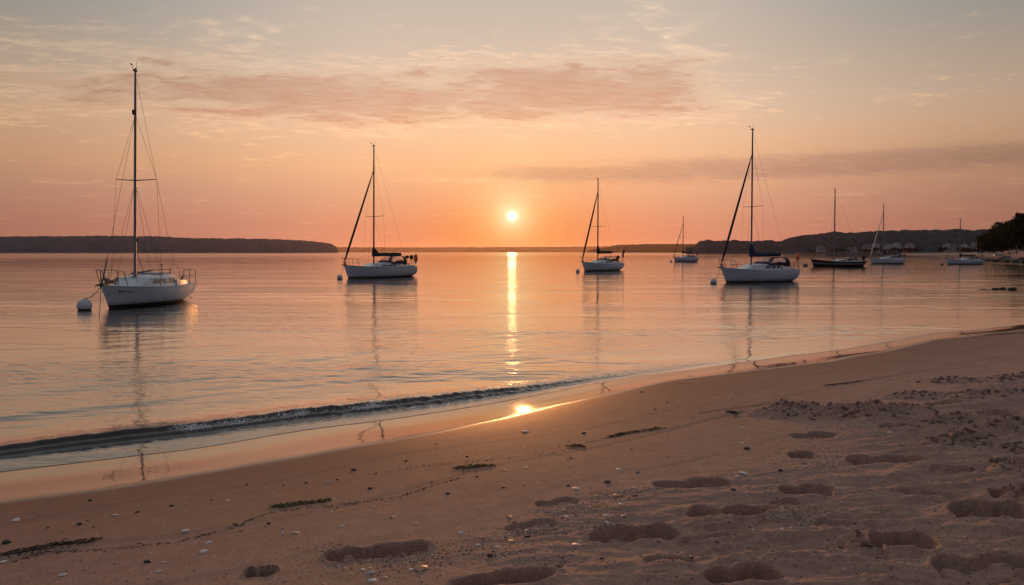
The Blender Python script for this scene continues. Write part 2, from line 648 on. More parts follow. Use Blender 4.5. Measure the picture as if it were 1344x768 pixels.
def sand_z(x, y, fine=True):
    z, s, t = base_z(x, y)
    mask_land = sstep(s, .9, 2.2)
    wobs = gn(x * .5, y * .5, 5) * .9
    # firm smooth foreshore, soft trodden sand higher up (further right)
    tro = sstep(s + wobs + .10 * x, 4.7, 6.0)
    z = z + mask_land * (.010 * gn(x * .45, y * .6, 1) + .004 * gn(x * 1.3, y * 1.9, 2))
    z = z + .0035 * sstep(s, .0, 1.0) * gn(t * .35, s * 1.5, 11)
    z = z + tro * (.032 * gn(x * 1.1 + .3 * y, y * 2.6, 3) + .050 * gn(x * 2.3 + .4 * gn(x * 3, y * 3, 45), y * 5.8, 4))
    if fine:
        rdg = 1 - np.abs(gn(x * 3.1 + .8 * gn(x * 4, y * 4, 44), y * 8.5, 6)) * 2.2
        z = z + tro * (.018 * rdg + .018 * gn(x * 7, y * 13, 8) + .011 * gn(x * 22, y * 28, 9) * (1 + gn(x * 1.7, y * 1.7, 12) * 2))
        z = z + mask_land * (1 - tro) * (.0008 * gn(x * 12, y * 14, 10) + .0006 * gn(x * 30, y * 34, 19))
    # small scarps left by the last tides
    for s0, h, sd in ((2.35, .008, 21), (3.35, .010, 22), (4.3, .007, 23)):
        w = s - s0 - .35 * gn(t * .22, t * 0 + 1.3, sd) - .1 * gn(t * .9, t * 0 + 2.2, sd)
        z = z - h * np.exp(-(w / .05) ** 2) * sstep(gn(t * .4, t * 0 + 4.4, sd), -.25, .2) * .5 - h * .5 * sstep(w, -.05, .05) + h * .5
    lump = None
    for (cx, cy, L, W, dep, an, lm, fl) in prints:
        sel = (np.abs(x - cx) < L) & (np.abs(y - cy) < L)
        if not np.any(sel):
            continue
        xs, ys = x[sel], y[sel]
        wx = .014 * gn(xs * 11, ys * 11, 31) + .010 * gn(xs * 26, ys * 26, 33); wy = .012 * gn(xs * 11, ys * 11, 32) + .008 * gn(xs * 28, ys * 28, 34)
        ax, ay = xs - cx + wx, ys - cy + wy
        ca, sa = math.cos(an), math.sin(an)
        a = (ax * ca + ay * sa) / L * fl; b = (-ax * sa + ay * ca) / W
        e1 = np.sqrt(((a - .19) / .31) ** 2 + (b / .50) ** 2)
        e2 = np.sqrt(((a + .30) / .20) ** 2 + (b / .40) ** 2)
        e3 = np.sqrt(((a + .06) / .32) ** 2 + ((b + .05) / .33) ** 2)
        d = np.minimum(np.minimum(e1, e2), e3)
        body = 1 - sstep(d, .90, 1.03)
        bs = np.clip(b * 2.2, -1, 1)
        trench = np.exp(-((d - .88) / .16) ** 2) * sstep(bs + .5 * np.abs(a) * 2, -.05, .55)
        floor_ = .30 + .12 * sstep(bs, -.9, .2) - .10 * np.exp(-((d / .55) ** 2))
        dz = -2.5 * dep * body * (floor_ + .38 * trench)
        dz += .10 * dep * body * gn(xs * 17, ys * 21, 46)
        dz += dep * .34 * np.exp(-((d - 1.14) / .12) ** 2) * (1 + 1.2 * gn(xs * 7, ys * 7, 35)) * (.35 + .65 * sstep(bs, -.5, .5))
        if lm:
            dz += lm * body * dep * .9 * np.clip(gn(xs * 9, ys * 13, 36) * 2.4, -.2, 1.2)
        z[sel] += dz
    for (cx, cy, rx, ry, h, ro) in heaps:
        sel = (np.abs(x - cx) < rx * 2.6) & (np.abs(y - cy) < ry * 2.6)
        if not np.any(sel):
            continue
        xs, ys = x[sel], y[sel]
        q = np.exp(-(((xs - cx) / rx) ** 2 + ((ys - cy) / ry) ** 2))
        n1 = gn(xs * 5, ys * 8, 37); n2 = 1 - np.abs(gn(xs * 10, ys * 15, 38)) * 2; n3 = gn(xs * 22, ys * 28, 39)
        z[sel] += q * h * (.75 + ro * (1.2 * n1 + .50 * n2 + .50 * n3 + .28 * gn(xs * 44, ys * 52, 40))) - .18 * h * np.exp(-((np.sqrt(-np.log(q + 1e-9)) - 1.5) / .3) ** 2)
    return z, s, t, tro


def polar(cam_dense, r_list, ncol):
    """angles (0 = +Y, clockwise) dense inside the seen sector"""
    inner = np.arctan(np.linspace(-cam_dense, cam_dense, ncol))
    rest = np.linspace(inner[-1], 2 * math.pi + inner[0], 90)[1:-1]
    th = np.concatenate([inner, rest])
    r = np.array(r_list)[:, None]
    return r * np.sin(th)[None, :], r * np.cos(th)[None, :]


def radii(segs):
    out = [segs[0][0]]
    for a, b, k in segs:
        n = max(2, int(math.ceil(math.log(b / a) / k)))
        out += list(a * (b / a) ** (np.arange(1, n + 1) / n))
    return out


def principled(name):
    m = bpy.data.materials.new(name); m.use_nodes = True
    t = m.node_tree
    return m, t, t.nodes['Principled BSDF'], G(t)


# sand material
m_sand, t, b, q = principled('beach_sand')
co = q.node('ShaderNodeTexCoord').outputs['Object']
wet = E(q, q.node('ShaderNodeAttribute', attribute_name='wetness').outputs['Fac'])
damp = E(q, q.node('ShaderNodeAttribute', attribute_name='dampness').outputs['Fac'])
n1 = q.noise(co, 1.3, 5, .6); n2 = q.noise(co, 14.0, 5, .65); n3 = q.noise(co, 420.0, 2, .6); n4 = q.noise(co, 130.0, 3, .7)
dry = q.mix(n1, (.46, .285, .208), (.63, .39, .285))
dry = q.mix(q.ss(n2, .35, .7), q.vm('SCALE', dry, .86), dry)
dampc = q.mix(n1, (.275, .118, .064), (.335, .148, .083))
c = q.mix(damp, dry, dampc)
n5 = q.noise(co, 75.0, 4, .75); n6 = q.noise(co, 5.5, 6, .7)
c = q.mix(q.ss(n5, .36, .62), q.vm('SCALE', c, .80), q.vm('SCALE', c, 1.10))
c = q.mix(q.ss(n6, .38, .64), q.vm('SCALE', c, .88), c)
c = q.mix(q.ss(n3, .60, .74) * .55, c, q.vm('SCALE', c, .40))
c = q.mix(q.ss(n4, .655, .74) * .45, c, (.55, .45, .38))
c = q.mix(wet, c, (.21, .100, .060))
q.put(b.inputs['Base Color'], c)
rough = q.mix(damp, .90, .60, 'FLOAT')
rough = q.mix(q.ss(wet, .18, .66), rough, .050, 'FLOAT')
q.put(b.inputs['Roughness'], rough)
q.put(b.inputs['IOR'], q.mix(wet, q.mix(damp, 1.22, 1.28, 'FLOAT'), 3.6, 'FLOAT'))
bn = q.node('ShaderNodeBump'); bn.inputs['Distance'].default_value = 1.0
h = (n3 * .0022 + n4 * .0034 + q.noise(co, 45.0, 4, .65) * .0036) * (1.0 - wet) * (1.0 - damp * .45)
h = h + wet * (q.noise(co, 5.0, 3, .5) * .0010 + q.noise(co, 26.0, 2, .5) * .00014)
q.put(bn.inputs['Height'], h)
t.links.new(bn.outputs[0], b.inputs['Normal'])

X, Y = polar(.80, radii([(.4, 2.2, .03), (2.2, 26, .0024), (26, 190, .02)]), 900)
Z, S, T_, TRO = sand_z(X, Y)
wl = f_t(SHORE, T_) - f_t(WET, T_)                       # width of the wet strip
dwet = S - wl + .10 * gn(T_ * .6, S * .8, 51) + .05 * gn(T_ * 2.1, S * 3, 52)
wetness = 1 - sstep(dwet, -.18, .20)
dampness = (1 - sstep(dwet, .0, 3.6)) * .75 + .25 * (1 - sstep(dwet, 0, .9))
dampness *= 1 - .9 * TRO
beach = grid_mesh('beach', X, Y, Z, m_sand, {'wetness': wetness, 'dampness': dampness}, wrap=True)
tag(beach, kind='structure')

# ------------------------------------------------------------------ sea
m_sea, t, b, q = principled('sea_water')
co = q.node('ShaderNodeTexCoord').outputs['Object']
sx, sy, sz_ = q.sep(co)
off = E(q, q.node('ShaderNodeAttribute', attribute_name='offshore').outputs['Fac'])
foam = E(q, q.node('ShaderNodeAttribute', attribute_name='foam').outputs['Fac'])
chop = E(q, q.node('ShaderNodeAttribute', attribute_name='churn').outputs['Fac'])
flat2 = lambda a, c_, s=0.0: q.comb(sx * a, sy * c_, s)
patch = q.noise(flat2(.035, .16), 1.0, 3, .5, .6)
calm = q.ss(patch, .36, .62)
r1 = q.noise(flat2(1.1, 2.9), 1.0, 3, .55, .3)
r2 = q.noise(flat2(3.2, 7.0, 2.0), 1.0, 3, .6, .3)
r3 = q.noise(flat2(13.0, 19.0, 4.0), 1.0, 2, .6)
sw = q.noise(flat2(.10, .42, 7.0), 1.0, 3, .5, .4)
h = sw * .022 * q.ss(off, 20.0, 60.0) + r1 * (.0065 + calm * .0095) + r2 * (.0026 + calm * .0056) + r3 * (.0009 + .0016 * calm)
h = h * (.35 + .65 * q.ss(off, .0, 4.0)) * (1.0 - .88 * q.ss(off, 45.0, 160.0)) + chop * (q.noise(flat2(22.0, 26.0, 9.0), 1.0, 3, .7) * .010)
bn = q.node('ShaderNodeBump'); bn.inputs['Distance'].default_value = 1.0
q.put(bn.inputs['Height'], h)
t.links.new(bn.outputs[0], b.inputs['Normal'])
fo = q.ss(q.noise(flat2(34, 46, 1.0), 1.0, 5, .75) + (foam - 1.0) * .20, .43, .54) * q.ss(foam, .05, .3)
rgh = q.mix(q.ss(off, 2.0, 90.0), .03, .068 + .045 * calm, 'FLOAT') + q.ss(off, 120.0, 450.0) * .055
dif = q.node('ShaderNodeBsdfDiffuse')
q.put(dif.inputs['Color'], q.mix(fo, (.034, .019, .014), (.74, .70, .68)))
glo = q.node('ShaderNodeBsdfGlossy'); glo.distribution = 'BECKMANN'
q.put(glo.inputs['Roughness'], rgh)
t.links.new(bn.outputs[0], glo.inputs['Normal'])
fre = q.node('ShaderNodeFresnel'); fre.inputs['IOR'].default_value = 1.85
t.links.new(bn.outputs[0], fre.inputs['Normal'])
mxs = q.node('ShaderNodeMixShader')
q.put(mxs.inputs[0], q.ss(E(q, fre.outputs[0]), .0, .68) * (1.0 - fo * .85))
t.links.new(dif.outputs[0], mxs.inputs[1]); t.links.new(glo.outputs[0], mxs.inputs[2])
t.links.new(mxs.outputs[0], t.nodes['Material Output'].inputs['Surface'])
t.nodes.remove(b)

X, Y = polar(.86, radii([(1.5, 4.5, .05), (4.5, 30, .0021), (30, 110, .0038), (110, 11000, .03)]), 800)
t_, u_ = tu(X, Y)
s_ = u_ - f_t(SHORE, t_)                                  # metres out from the water's edge
# thin rounded lip at the edge of the wash
Z = np.where(s_ > 0, .0065 * (1 - np.exp(-np.maximum(s_, 0) / .012)), np.maximum(-.12, .5 * s_))
uc = u_ - f_t(RIDGE, t_) + .035 * gn(t_ * 1.6, t_ * 0 + .5, 61) + .012 * gn(t_ * 6, t_ * 0, 62)
t_fade = tu(*gp(760, 506)[:2])[0]
amp = .072 * (1 - sstep(t_, t_fade - 3.2, t_fade + 2.2)) + .012 * (1 - sstep(t_, t_fade + 1, t_fade + 9))
amp = amp * (1 + .30 * gn(t_ * .7, t_ * 0 + 3.3, 63) + .16 * gn(t_ * 2.6, t_ * 0 + 1.3, 85) + .10 * gn(t_ * 9, t_ * 0 + .3, 86))
st_ = .5 + .9 * gn(t_ * .8, t_ * 0 + 6.1, 87)
front = .42 * sstep(uc, -.03 - .02 * st_, .04) + .58 * sstep(uc, .055 + .02 * st_, .15)
bk = np.exp(-np.maximum(uc - .15, 0) / .55)
ridge = np.where(uc < .15, front, bk)
near = sstep(s_, .05, .5)
t_churn = tu(*gp(470, 541)[:2])[0]
t_foam0, t_foam1 = tu(*gp(190, 577)[:2])[0], tu(*gp(480, 541)[:2])[0]
churn = sstep(t_, t_foam0 - .3, t_churn + .6) * (1 - sstep(t_, t_fade + .5, t_fade + 5)) * np.exp(-((uc - .12) / .38) ** 2)
rub = gn(X * 9, Y * 13, 64) * .016 + gn(X * 19, Y * 25, 65) * .016 + gn(X * 34, Y * 40, 75) * .009
far = sstep(np.hypot(X, Y), 26, 18) if False else 1 - sstep(np.hypot(X, Y), 16, 25)
sw2 = .010 * gn(t_ * .35, s_ * 1.1, 66) + .006 * gn(t_ * .9 + .4 * s_, s_ * 2.4, 67) + .0022 * gn(X * 2.6, Y * 4.6, 68)
rr_ = np.hypot(X, Y)
calm_ = .03 + 1.30 * sstep(gn(X * .06, Y * .26, 77) + .35 * gn(X * .2, Y * .9, 78), -.06, .22)
for yc_, hw_ in ((38.0, .8), (27.1, .65), (22.0, 1.0), (16.1, 1.2)):      # slick streaks where the water lies flat
    calm_ = calm_ * (1 - .97 * np.exp(-((Y - yc_ - 1.1 * gn(X * .10, X * 0 + yc_, 88) - .05 * X) / hw_) ** 4) * (1 - sstep(np.abs(X), 6, 16)))
fd = lambda a, b_: 1 - sstep(rr_, a, b_)
ripple = .014 * gn(X * .11 + .02 * Y, Y * .40, 79) * fd(35, 70) * np.clip(calm_ * 1.5, 0, 1) + .55 * .032 * gn(X * .20 - .03 * Y, Y * .85, 84) * fd(60, 110) * (.04 + .8 * calm_) + calm_ * (.0095 * gn(X * .55, Y * 1.5, 72) * fd(60, 110) + .0080 * gn(X * 1.5 + .3 * Y, Y * 3.6, 73) * fd(40, 80) + .0046 * gn(X * 4.0 - .5 * Y, Y * 8.5, 74) * fd(20, 40) + .0020 * gn(X * 9, Y * 17, 76) * fd(10, 22))
Z = Z + sstep(s_, .06, 1.2) * ripple
Z = Z + near * (amp * ridge + churn * rub * .9 + far * sw2 * sstep(s_, .3, 3.0))
# a second low swell line further out
uc2 = uc - 2.3 - .3 * gn(t_ * .3, t_ * 0 + 8.1, 69)
Z = Z + .007 * np.exp(-(uc2 / .20) ** 2) * far * (1 - sstep(t_, t_fade - 1, t_fade + 5))
foam_a = 1.15 * np.exp(-((uc - .09) / .085) ** 2) * sstep(t_, t_foam0, t_foam0 + .5) * (1 - .6 * sstep(t_, t_foam1, t_foam1 + .8)) * (1 - sstep(t_, t_fade, t_fade + 3))
foam_a *= .62 + 1.1 * gn(t_ * 2.2, uc * 3 + 2.7, 70) + .5 * gn(t_ * 6, uc * 8 + 1.7, 89)
edge_f = 1.25 * np.exp(-((s_ - .06) / .085) ** 2) * sstep(t_, t_fade - .5, t_fade + 1.5) * (.75 + .5 * gn(t_ * 1.1, t_ * 0 + 7, 71))
t_far = tu(*gp(1180, 447)[:2])[0]
edge_f += .7 * np.exp(-((s_ - .3) / .25) ** 2) * np.exp(-((t_ - t_far) / 2.0) ** 2)
foam_a = np.clip(foam_a + edge_f, 0, 1.2)
sea = grid_mesh('sea', X, Y, Z, m_sea, {'offshore': s_, 'foam': foam_a, 'churn': churn * near}, wrap=True)
tag(sea, kind='structure')

# ------------------------------------------------------------------ far land


def crowns(x, y, cell, seed):
    """rounded tree tops: height 0..1"""
    gx, gy = np.floor(x / cell).astype(int), np.floor(y / cell).astype(int)
    best = np.zeros_like(x)
    for i in (-1, 0, 1):
        for j in (-1, 0, 1):
            hx, hy = gx + i, gy + j
            h1 = _ga[(_perm[(_perm[hx & 255] + hy + seed) & 255])] / (2 * math.pi)
            h2 = _ga[(_perm[(_perm[(hx + 91) & 255] + hy + seed * 3) & 255])] / (2 * math.pi)
            h3 = _ga[(_perm[(_perm[(hx + 37) & 255] + hy + 11 + seed) & 255])] / (2 * math.pi)
            d2 = ((x - (hx + h1) * cell) ** 2 + (y - (hy + h2) * cell) ** 2) / (cell * (.55 + .45 * h3)) ** 2
            best = np.maximum(best, np.sqrt(np.clip(1 - d2, 0, 1)) * (.5 + .7 * h3))
    return best


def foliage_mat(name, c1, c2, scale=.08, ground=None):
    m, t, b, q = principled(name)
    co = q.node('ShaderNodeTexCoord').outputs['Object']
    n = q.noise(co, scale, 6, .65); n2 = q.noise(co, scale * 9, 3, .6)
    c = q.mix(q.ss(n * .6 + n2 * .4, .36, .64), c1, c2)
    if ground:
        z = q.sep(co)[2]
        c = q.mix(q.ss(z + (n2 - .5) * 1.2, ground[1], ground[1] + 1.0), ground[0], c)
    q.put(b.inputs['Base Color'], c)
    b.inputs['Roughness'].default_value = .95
    b.inputs['Specular IOR Level'].default_value = .05
    return m


def land(name, crest_px, dist, depth, mat, tree_h, cell, apron=0.0, apron_z=2.0, n=700, rows=90, seed=3, ends=6.0, shore_wob=20):
    """long wooded rise; crest given by what the skyline shows, at its true distance"""
    px = np.linspace(crest_px[0][0], crest_px[-1][0], n)
    py = np.interp(px, [p[0] for p in crest_px], [p[1] for p in crest_px])
    d_ridge = dist + apron + depth * .4
    x_r = (px - 672) / F
    zc = CAM_H + (331.3 - py) / F * d_ridge
    v = np.linspace(0, 1, rows)
    D = dist + (apron + depth) * v[:, None] + shore_wob * gn(px[None, :] * .03, v[:, None] * 0, seed) * (1 - v[:, None])
    Xg = x_r[None, :] * D; Yg = D + 0 * Xg
    q_ = np.clip((v * (apron + depth) - apron) / (depth * .4), -1, 4)[:, None]
    rise = np.where(q_ < 1, sstep(q_, -.02, 1.0) ** .55, np.maximum(0, 1 - ((q_ - 1) / 1.6) ** 2))
    ap = apron_z * sstep(v * (apron + depth), 0, max(apron, 30.))[:, None] if apron else 0
    tr = crowns(Xg, Yg, cell, seed) * tree_h * sstep(q_, -.03, .12) * (1 - sstep(q_, 2.3, 2.6))
    zz = ap + np.maximum(zc[None, :] - tree_h * .75 - ap, 0) * rise + tr
    zz = zz - 1.5 * (1 - sstep(v, 0, .02))[:, None] + .05
    zz[-1] = -2
    return tag(grid_mesh(name, Xg, Yg, zz, mat), kind='structure')


m_head = foliage_mat('headland_woodland_haze_tint', (.018, .060, .084), (.036, .092, .122), .02)  # blue-grey of distant haze painted into the foliage colour
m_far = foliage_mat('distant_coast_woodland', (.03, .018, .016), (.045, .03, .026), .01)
m_hill = foliage_mat('hillside_woodland_haze_tint', (.018, .040, .050), (.040, .070, .082), .05, ((.05, .045, .04), .9))  # leaf colours blued as well, imitating haze over the hill
land('far_coast', [(380, 326), (430, 325), (560, 325.2), (700, 324.6), (790, 324.0), (960, 324.5), (1100, 325)], 8600, 900, m_far, 9, 60, n=500, rows=40, seed=4)
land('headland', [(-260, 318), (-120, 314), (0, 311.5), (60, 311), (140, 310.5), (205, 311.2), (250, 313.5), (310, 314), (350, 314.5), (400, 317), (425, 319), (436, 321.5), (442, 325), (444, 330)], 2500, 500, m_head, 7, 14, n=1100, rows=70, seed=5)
land('distant_point', [(770, 330), (795, 325), (812, 322), (850, 321.0), (900, 321), (1000, 321), (1100, 322)], 3600, 500, m_far, 6, 16, n=600, rows=50, seed=6)
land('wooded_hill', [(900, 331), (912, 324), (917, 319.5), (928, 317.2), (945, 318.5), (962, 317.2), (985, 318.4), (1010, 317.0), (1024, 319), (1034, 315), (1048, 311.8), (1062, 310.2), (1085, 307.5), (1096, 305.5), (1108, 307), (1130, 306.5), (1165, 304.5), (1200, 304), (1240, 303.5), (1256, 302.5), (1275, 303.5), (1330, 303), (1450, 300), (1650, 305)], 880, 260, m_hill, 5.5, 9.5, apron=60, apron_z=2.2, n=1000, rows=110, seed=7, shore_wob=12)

# far beach with its spit on the right
m_fs, t, b, q = principled('far_beach_sand')
co = q.node('ShaderNodeTexCoord').outputs['Object']
n1 = q.noise(co, .12, 5, .6)
z = q.sep(co)[2]
c = q.mix(q.ss(n1, .4, .65), (.30, .215, .175), (.20, .14, .115))
c = q.mix(q.ss(z, .9, .25), c, (.11, .085, .07))
q.put(b.inputs['Base Color'], c); b.inputs['Roughness'].default_value = .95
px = np.linspace(1150, 1500, 260)
ds = np.interp(px, [1150, 1178, 1192, 1210, 1250, 1290, 1344, 1420, 1500], [860, 700, 440, 345, 325, 265, 182, 130, 96])
ds = ds + 8 * gn(px * .05, px * 0, 80)
zmax = np.interp(px, [1150, 1200, 1260, 1300, 1344, 1500], [.55, .9, 1.5, 2.1, 3.0, 3.4])
v = np.linspace(0, 1, 90) ** 1.6
D = ds[None, :] + (920 - ds[None, :]) * v[:, None]
Xg = (px[None, :] - 672) / F * D
run = D - ds[None, :]
zz = -.4 + (zmax[None, :] + .4) * sstep(run, -10, 70) + .12 * gn(Xg * .09, D * .09, 81) * sstep(run, 0, 20)
tag(grid_mesh('far_beach', Xg, D, zz, m_fs), kind='structure')


def far_ground(px_, dist):
    i = int(np.argmin(np.abs(px - px_)))
    j = int(np.argmin(np.abs(D[:, i] - dist)))
    return float(zz[j, i])


# ------------------------------------------------------------------ haze: the air itself
m_air = bpy.data.materials.new('evening_air'); m_air.use_nodes = True
t = m_air.node_tree; t.nodes.clear()
pvn = t.nodes.new('ShaderNodeVolumePrincipled')
pvn.inputs['Color'].default_value = (.95, .74, .66, 1)
pvn.inputs['Density'].default_value = 3.0e-5
pvn.inputs['Anisotropy'].default_value = .70
ou = t.nodes.new('ShaderNodeOutputMaterial')
t.links.new(pvn.outputs[0], ou.inputs['Volume'])
hz = MB(); hz.box((0, 0, 46), (24000, 24000, 98))
haze = hz.build('haze', m_air)
tag(haze, kind='stuff')

# ------------------------------------------------------------------ boats


def lerp(a, b, k):
    return a + (b - a) * k


def sailboat(sp):
    L, B = sp['L'], sp['B']
    fbw, fst = sp['bow_fb'], sp['stern_fb']
    bow = gp(*sp['bow_px'])
    az_ = math.atan2(bow[0], bow[1])
    rgt = np.array([math.cos(az_), -math.sin(az_)]); awy = np.array([math.sin(az_), math.cos(az_)])
    th = R(sp['theta'])
    aft = rgt * math.sin(th) + awy * math.cos(th)
    rake = sp.get('rake', .5)
    # the bow pixel is where the stem meets the water
    ctr = bow[:2] + aft * (L / 2 - rake)
    root = empty('sailing_boat', (ctr[0], ctr[1], 0), math.atan2(-aft[1], -aft[0]))
    tag(root, sp['label'], 'sailboat', 'sailing boats moored in the bay')
    sb, fm = sp.get('stern_ratio', .72), .56

    def beam(f):
        if f > .93:
            return beam(.93) * (1 - .10 * ((f - .93) / .07) ** 2)
        if f < fm:
            return B / 2 * (1 - (1 - f / fm) ** 1.9)
        return B / 2 * (1 - (1 - sb) * ((f - fm) / (1 - fm)) ** 2)

    def sheer(f):
        m_ = min(fbw, fst) * .93
        if f < .65:
            return lerp(m_, fbw, (1 - f / .65) ** 1.8)
        return lerp(m_, fst, ((f - .65) / .35) ** 1.8)

    def hx(f, z):
        x = L / 2 - f * L
        zs = max(min(z / sheer(f), 1.2), -.6)
        x -= rake * (1 - zs) * (1 - f) ** 4
        x += sp.get('reverse', 0.0) * zs * f ** 7
        return x

    def sec(f, z):
        d = .34 * (1 - abs(2 * f - .95) ** 2.6) + .02
        zs = sheer(f)
        v = min(max((z + d) / (zs + d), 0), 1)
        yb = v ** .85
        ym = (1 - (1 - v) ** 2.3) ** .55
        k = min(1, f / .45)
        fl = lerp(yb, ym, k ** .8)
        return beam(f) * fl

    fs_ = [0, .015, .04, .08, .13, .2, .28, .36, .45, .54, .63, .72, .8, .87, .93, .97, 1.0]
    lev = lambda f: [-.30, -.15, 0.0, sp.get('af', .07), sp.get('af', .07) + .05] + [lerp(sp.get('af', .07) + .05, sheer(f), k) for k in (.3, .6, .82, .9, 1.0)]
    mats = [M[sp['hull']], M[sp.get('bottom', 'antifoul')], M[sp.get('band', sp['hull'])]]
    hull = MB()
    for sgn in (1, -1):
        rings = []
        for f in fs_:
            rings.append([(hx(f, z), sgn * sec(f, z), z) for z in lev(f)])
        nz = len(rings[0])
        base = len(hull.v)
        hull.v += [p for r_ in rings for p in r_]
        for i in range(len(rings) - 1):
            for k in range(nz - 1):
                a = base + i * nz + k
                fc = (a, a + 1, a + nz + 1, a + nz) if sgn < 0 else (a, a + nz, a + nz + 1, a + 1)
                hull.f.append(fc); hull.sm.append(True)
                hull.mi.append(1 if k < 3 else (2 if k == sp.get('band_row', 7) else 0))
    # transom
    zl = lev(1.0)
    P = [(hx(1, z), s * sec(1, z), z) for s in (1, -1) for z in zl]
    n_ = len(zl)
    hull.add(P, [(k, k + n_, k + n_ + 1, k + 1) for k in range(n_ - 1)], 0, False)
    h_ob = hull.build('hull', mats, root)
    if sp.get('name_mark'):
        nm = MB()
        xx = L * .5 - .62
        for w_, gap in ((.05, .02), (.045, .02), (.05, .02), (.02, .02), (.05, .05), (.05, .02), (.045, .02), (.05, .02), (.03, .02), (.05, .02)):
            for sgn in (1, -1):
                f0 = (L / 2 - xx) / L; zt = sheer(f0) - .12
                q0 = []
                for zz_ in (zt - .085, zt):
                    for x0 in (xx, xx - w_):
                        q0.append((x0, sgn * (sec((L / 2 - x0) / L - .012, zz_) + .006), zz_))
                nm.add([q0[0], q0[1], q0[3], q0[2]], [(0, 1, 2, 3)], 0, False)
            xx -= w_ + gap
        nm.build('name_lettering', M['stripe'], h_ob)
    # deck
    dk = MB()
    fr = [0.004] + fs_[1:]
    rings = []
    for f in fr:
        zs = sheer(f) - .015; b_ = beam(f) - .01
        rings.append([(hx(f, zs), b_ * k, zs + .05 * (1 - k * k)) for k in (1, .6, .2, -.2, -.6, -1)])
    dk.loft(rings, 0, closed=False, caps=False)
    dk.build('deck', M['deckpaint'], root)
    for sgn in (1, -1):
        tr_ = MB()
        tr_.tube([(hx(f, sheer(f)), sgn * beam(f), sheer(f) + .012) for f in fs_], .022, 5)
        tr_.build('toe_rail', M[sp.get('rail', 'deckpaint')], root)
    # cabin trunk
    ca, cb, ch = sp['cabin']
    xa, xb = L / 2 - ca * L, L / 2 - cb * L

    def cab_h(x):
        k = (xa - x) / (xa - xb)
        return ch * (sstep(np.float64(k), -.02, sp.get('cab_ramp', .42)) * (.86 + .14 * k))

    def cab_w(x):
        f = (L / 2 - x) / L
        return min(beam(f) * .66, beam(.5) * .66)

    def zdeck(x):
        return sheer((L / 2 - x) / L) + .01

    def cside(x, k, sgn):
        w0 = cab_w(x); w1 = w0 * .86
        return np.array([x, sgn * lerp(w0, w1, k), zdeck(x) + float(cab_h(x)) * .84 * k])
    cab = MB()
    rings = []
    for k in list(np.linspace(0, 1, 15)) + [1.012]:
        x = lerp(xa, xb, min(k, 1.0)) - (0 if k <= 1 else .05)
        hh = float(cab_h(lerp(xa, xb, min(k, 1)))) * (1 if k <= 1 else .9); w = cab_w(x); z0 = zdeck(x) - .03
        rings.append([(x, w, z0), (x, w * .86, z0 + .03 + hh * .84), (x, w * .72, z0 + .03 + hh * .97), (x, w * .3, z0 + .03 + hh * 1.05), (x, -w * .3, z0 + .03 + hh * 1.05), (x, -w * .72, z0 + .03 + hh * .97), (x, -w * .86, z0 + .03 + hh * .84), (x, -w, z0)])
    cab.loft(rings, 0, closed=False)
    c_ob = cab.build('cabin', M[sp.get('cabin_mat', 'gelcoat')], root)
    for (k0, k1, q0, q1, sl) in sp['windows']:
        for sgn in (1, -1):
            x0, x1 = lerp(xa, xb, k0), lerp(xa, xb, k1)
            n_ = np.array([0, sgn, .25]); n_ /= np.linalg.norm(n_)
            c4 = [cside(x0, q0, sgn), cside(x1, q0, sgn), cside(x1 - sl * .06, q1, sgn), cside(x0 - sl * .10, q1, sgn)]
            wb = MB(); wb.hexa([p - n_ * .02 for p in c4] + [p + n_ * .010 for p in c4])
            wb.build('cabin_window', M['window'], c_ob)
    # hatch and grab rails on the coach roof
    xm_ = lerp(xa, xb, .82)
    ztop = lambda x: zdeck(x) + float(cab_h(x)) * 1.05
    hb = MB(); hb.box((xm_ + .05, 0, ztop(xm_) + .025), (.75, .66, .06)); hb.build('sliding_hatch', M['deckpaint'], c_ob)
    for sgn in (1, -1):
        gr_ = MB()
        xs_ = [lerp(xa, xb, k) for k in (.5, .62, .74, .86, .97)]
        zz_ = [zdeck(x) + float(cab_h(x)) * .98 for x in xs_]
        gr_.tube([(x, sgn * cab_w(x) * .66, z + .05) for x, z in zip(xs_, zz_)], .014, 5)
        for x, z in zip(xs_, zz_):
            gr_.tube([(x, sgn * cab_w(x) * .66, z - .01), (x, sgn * cab_w(x) * .66, z + .05)], .012, 5)
        gr_.build('grab_rail', M['wood'], c_ob)
    # cockpit coamings
    for sgn in (1, -1):
        cm = MB()
        rr = []
        for k in np.linspace(0, 1, 8):
            x = lerp(xb + .05, -L / 2 + .35, k); f = (L / 2 - x) / L
            w = min(cab_w(x), beam(f) * .74); z0 = sheer(f); hgt = lerp(.24, .14, k)
            rr.append([(x, sgn * (w + .06), z0 - .02), (x, sgn * (w + .03), z0 + hgt), (x, sgn * (w - .05), z0 + hgt), (x, sgn * (w - .09), z0 - .02)])
        cm.loft(rr, 0, closed=True, smooth=False)
        cm.build('cockpit_coaming', M['gelcoat'], root)
        if sp.get('detail', 1) > 0:
            wc = MB(); xw = lerp(xb, -L / 2, .45); fw = (L / 2 - xw) / L
            wc.tube([(xw, sgn * cab_w(xw) * .98, sheer(fw) + .2), (xw, sgn * cab_w(xw) * .98, sheer(fw) + .30), (xw, sgn * cab_w(xw) * .98, sheer(fw) + .36)], [.07, .05, .055], 10)
            wc.build('winch', M['steel'], root)
    # mast and rig
    fmst = sp['mast_f']; xm = L / 2 - fmst * L
    zb = ztop(xm) - .03 if ca < fmst < cb else sheer(fmst)
    H = sp['mast_h']; rk = sp.get('mast_rake', .01) * H
    mr = sp.get('mast_r', .06)
    mp = lambda z: (xm - rk * (z - zb) / (H - zb), 0, z)
    ms = MB(); ms.tube([mp(zb), mp(lerp(zb, H, .5)), mp(lerp(zb, H, .85)), mp(H)], [mr, mr, mr * .88, mr * .7], 10, flat=.8)
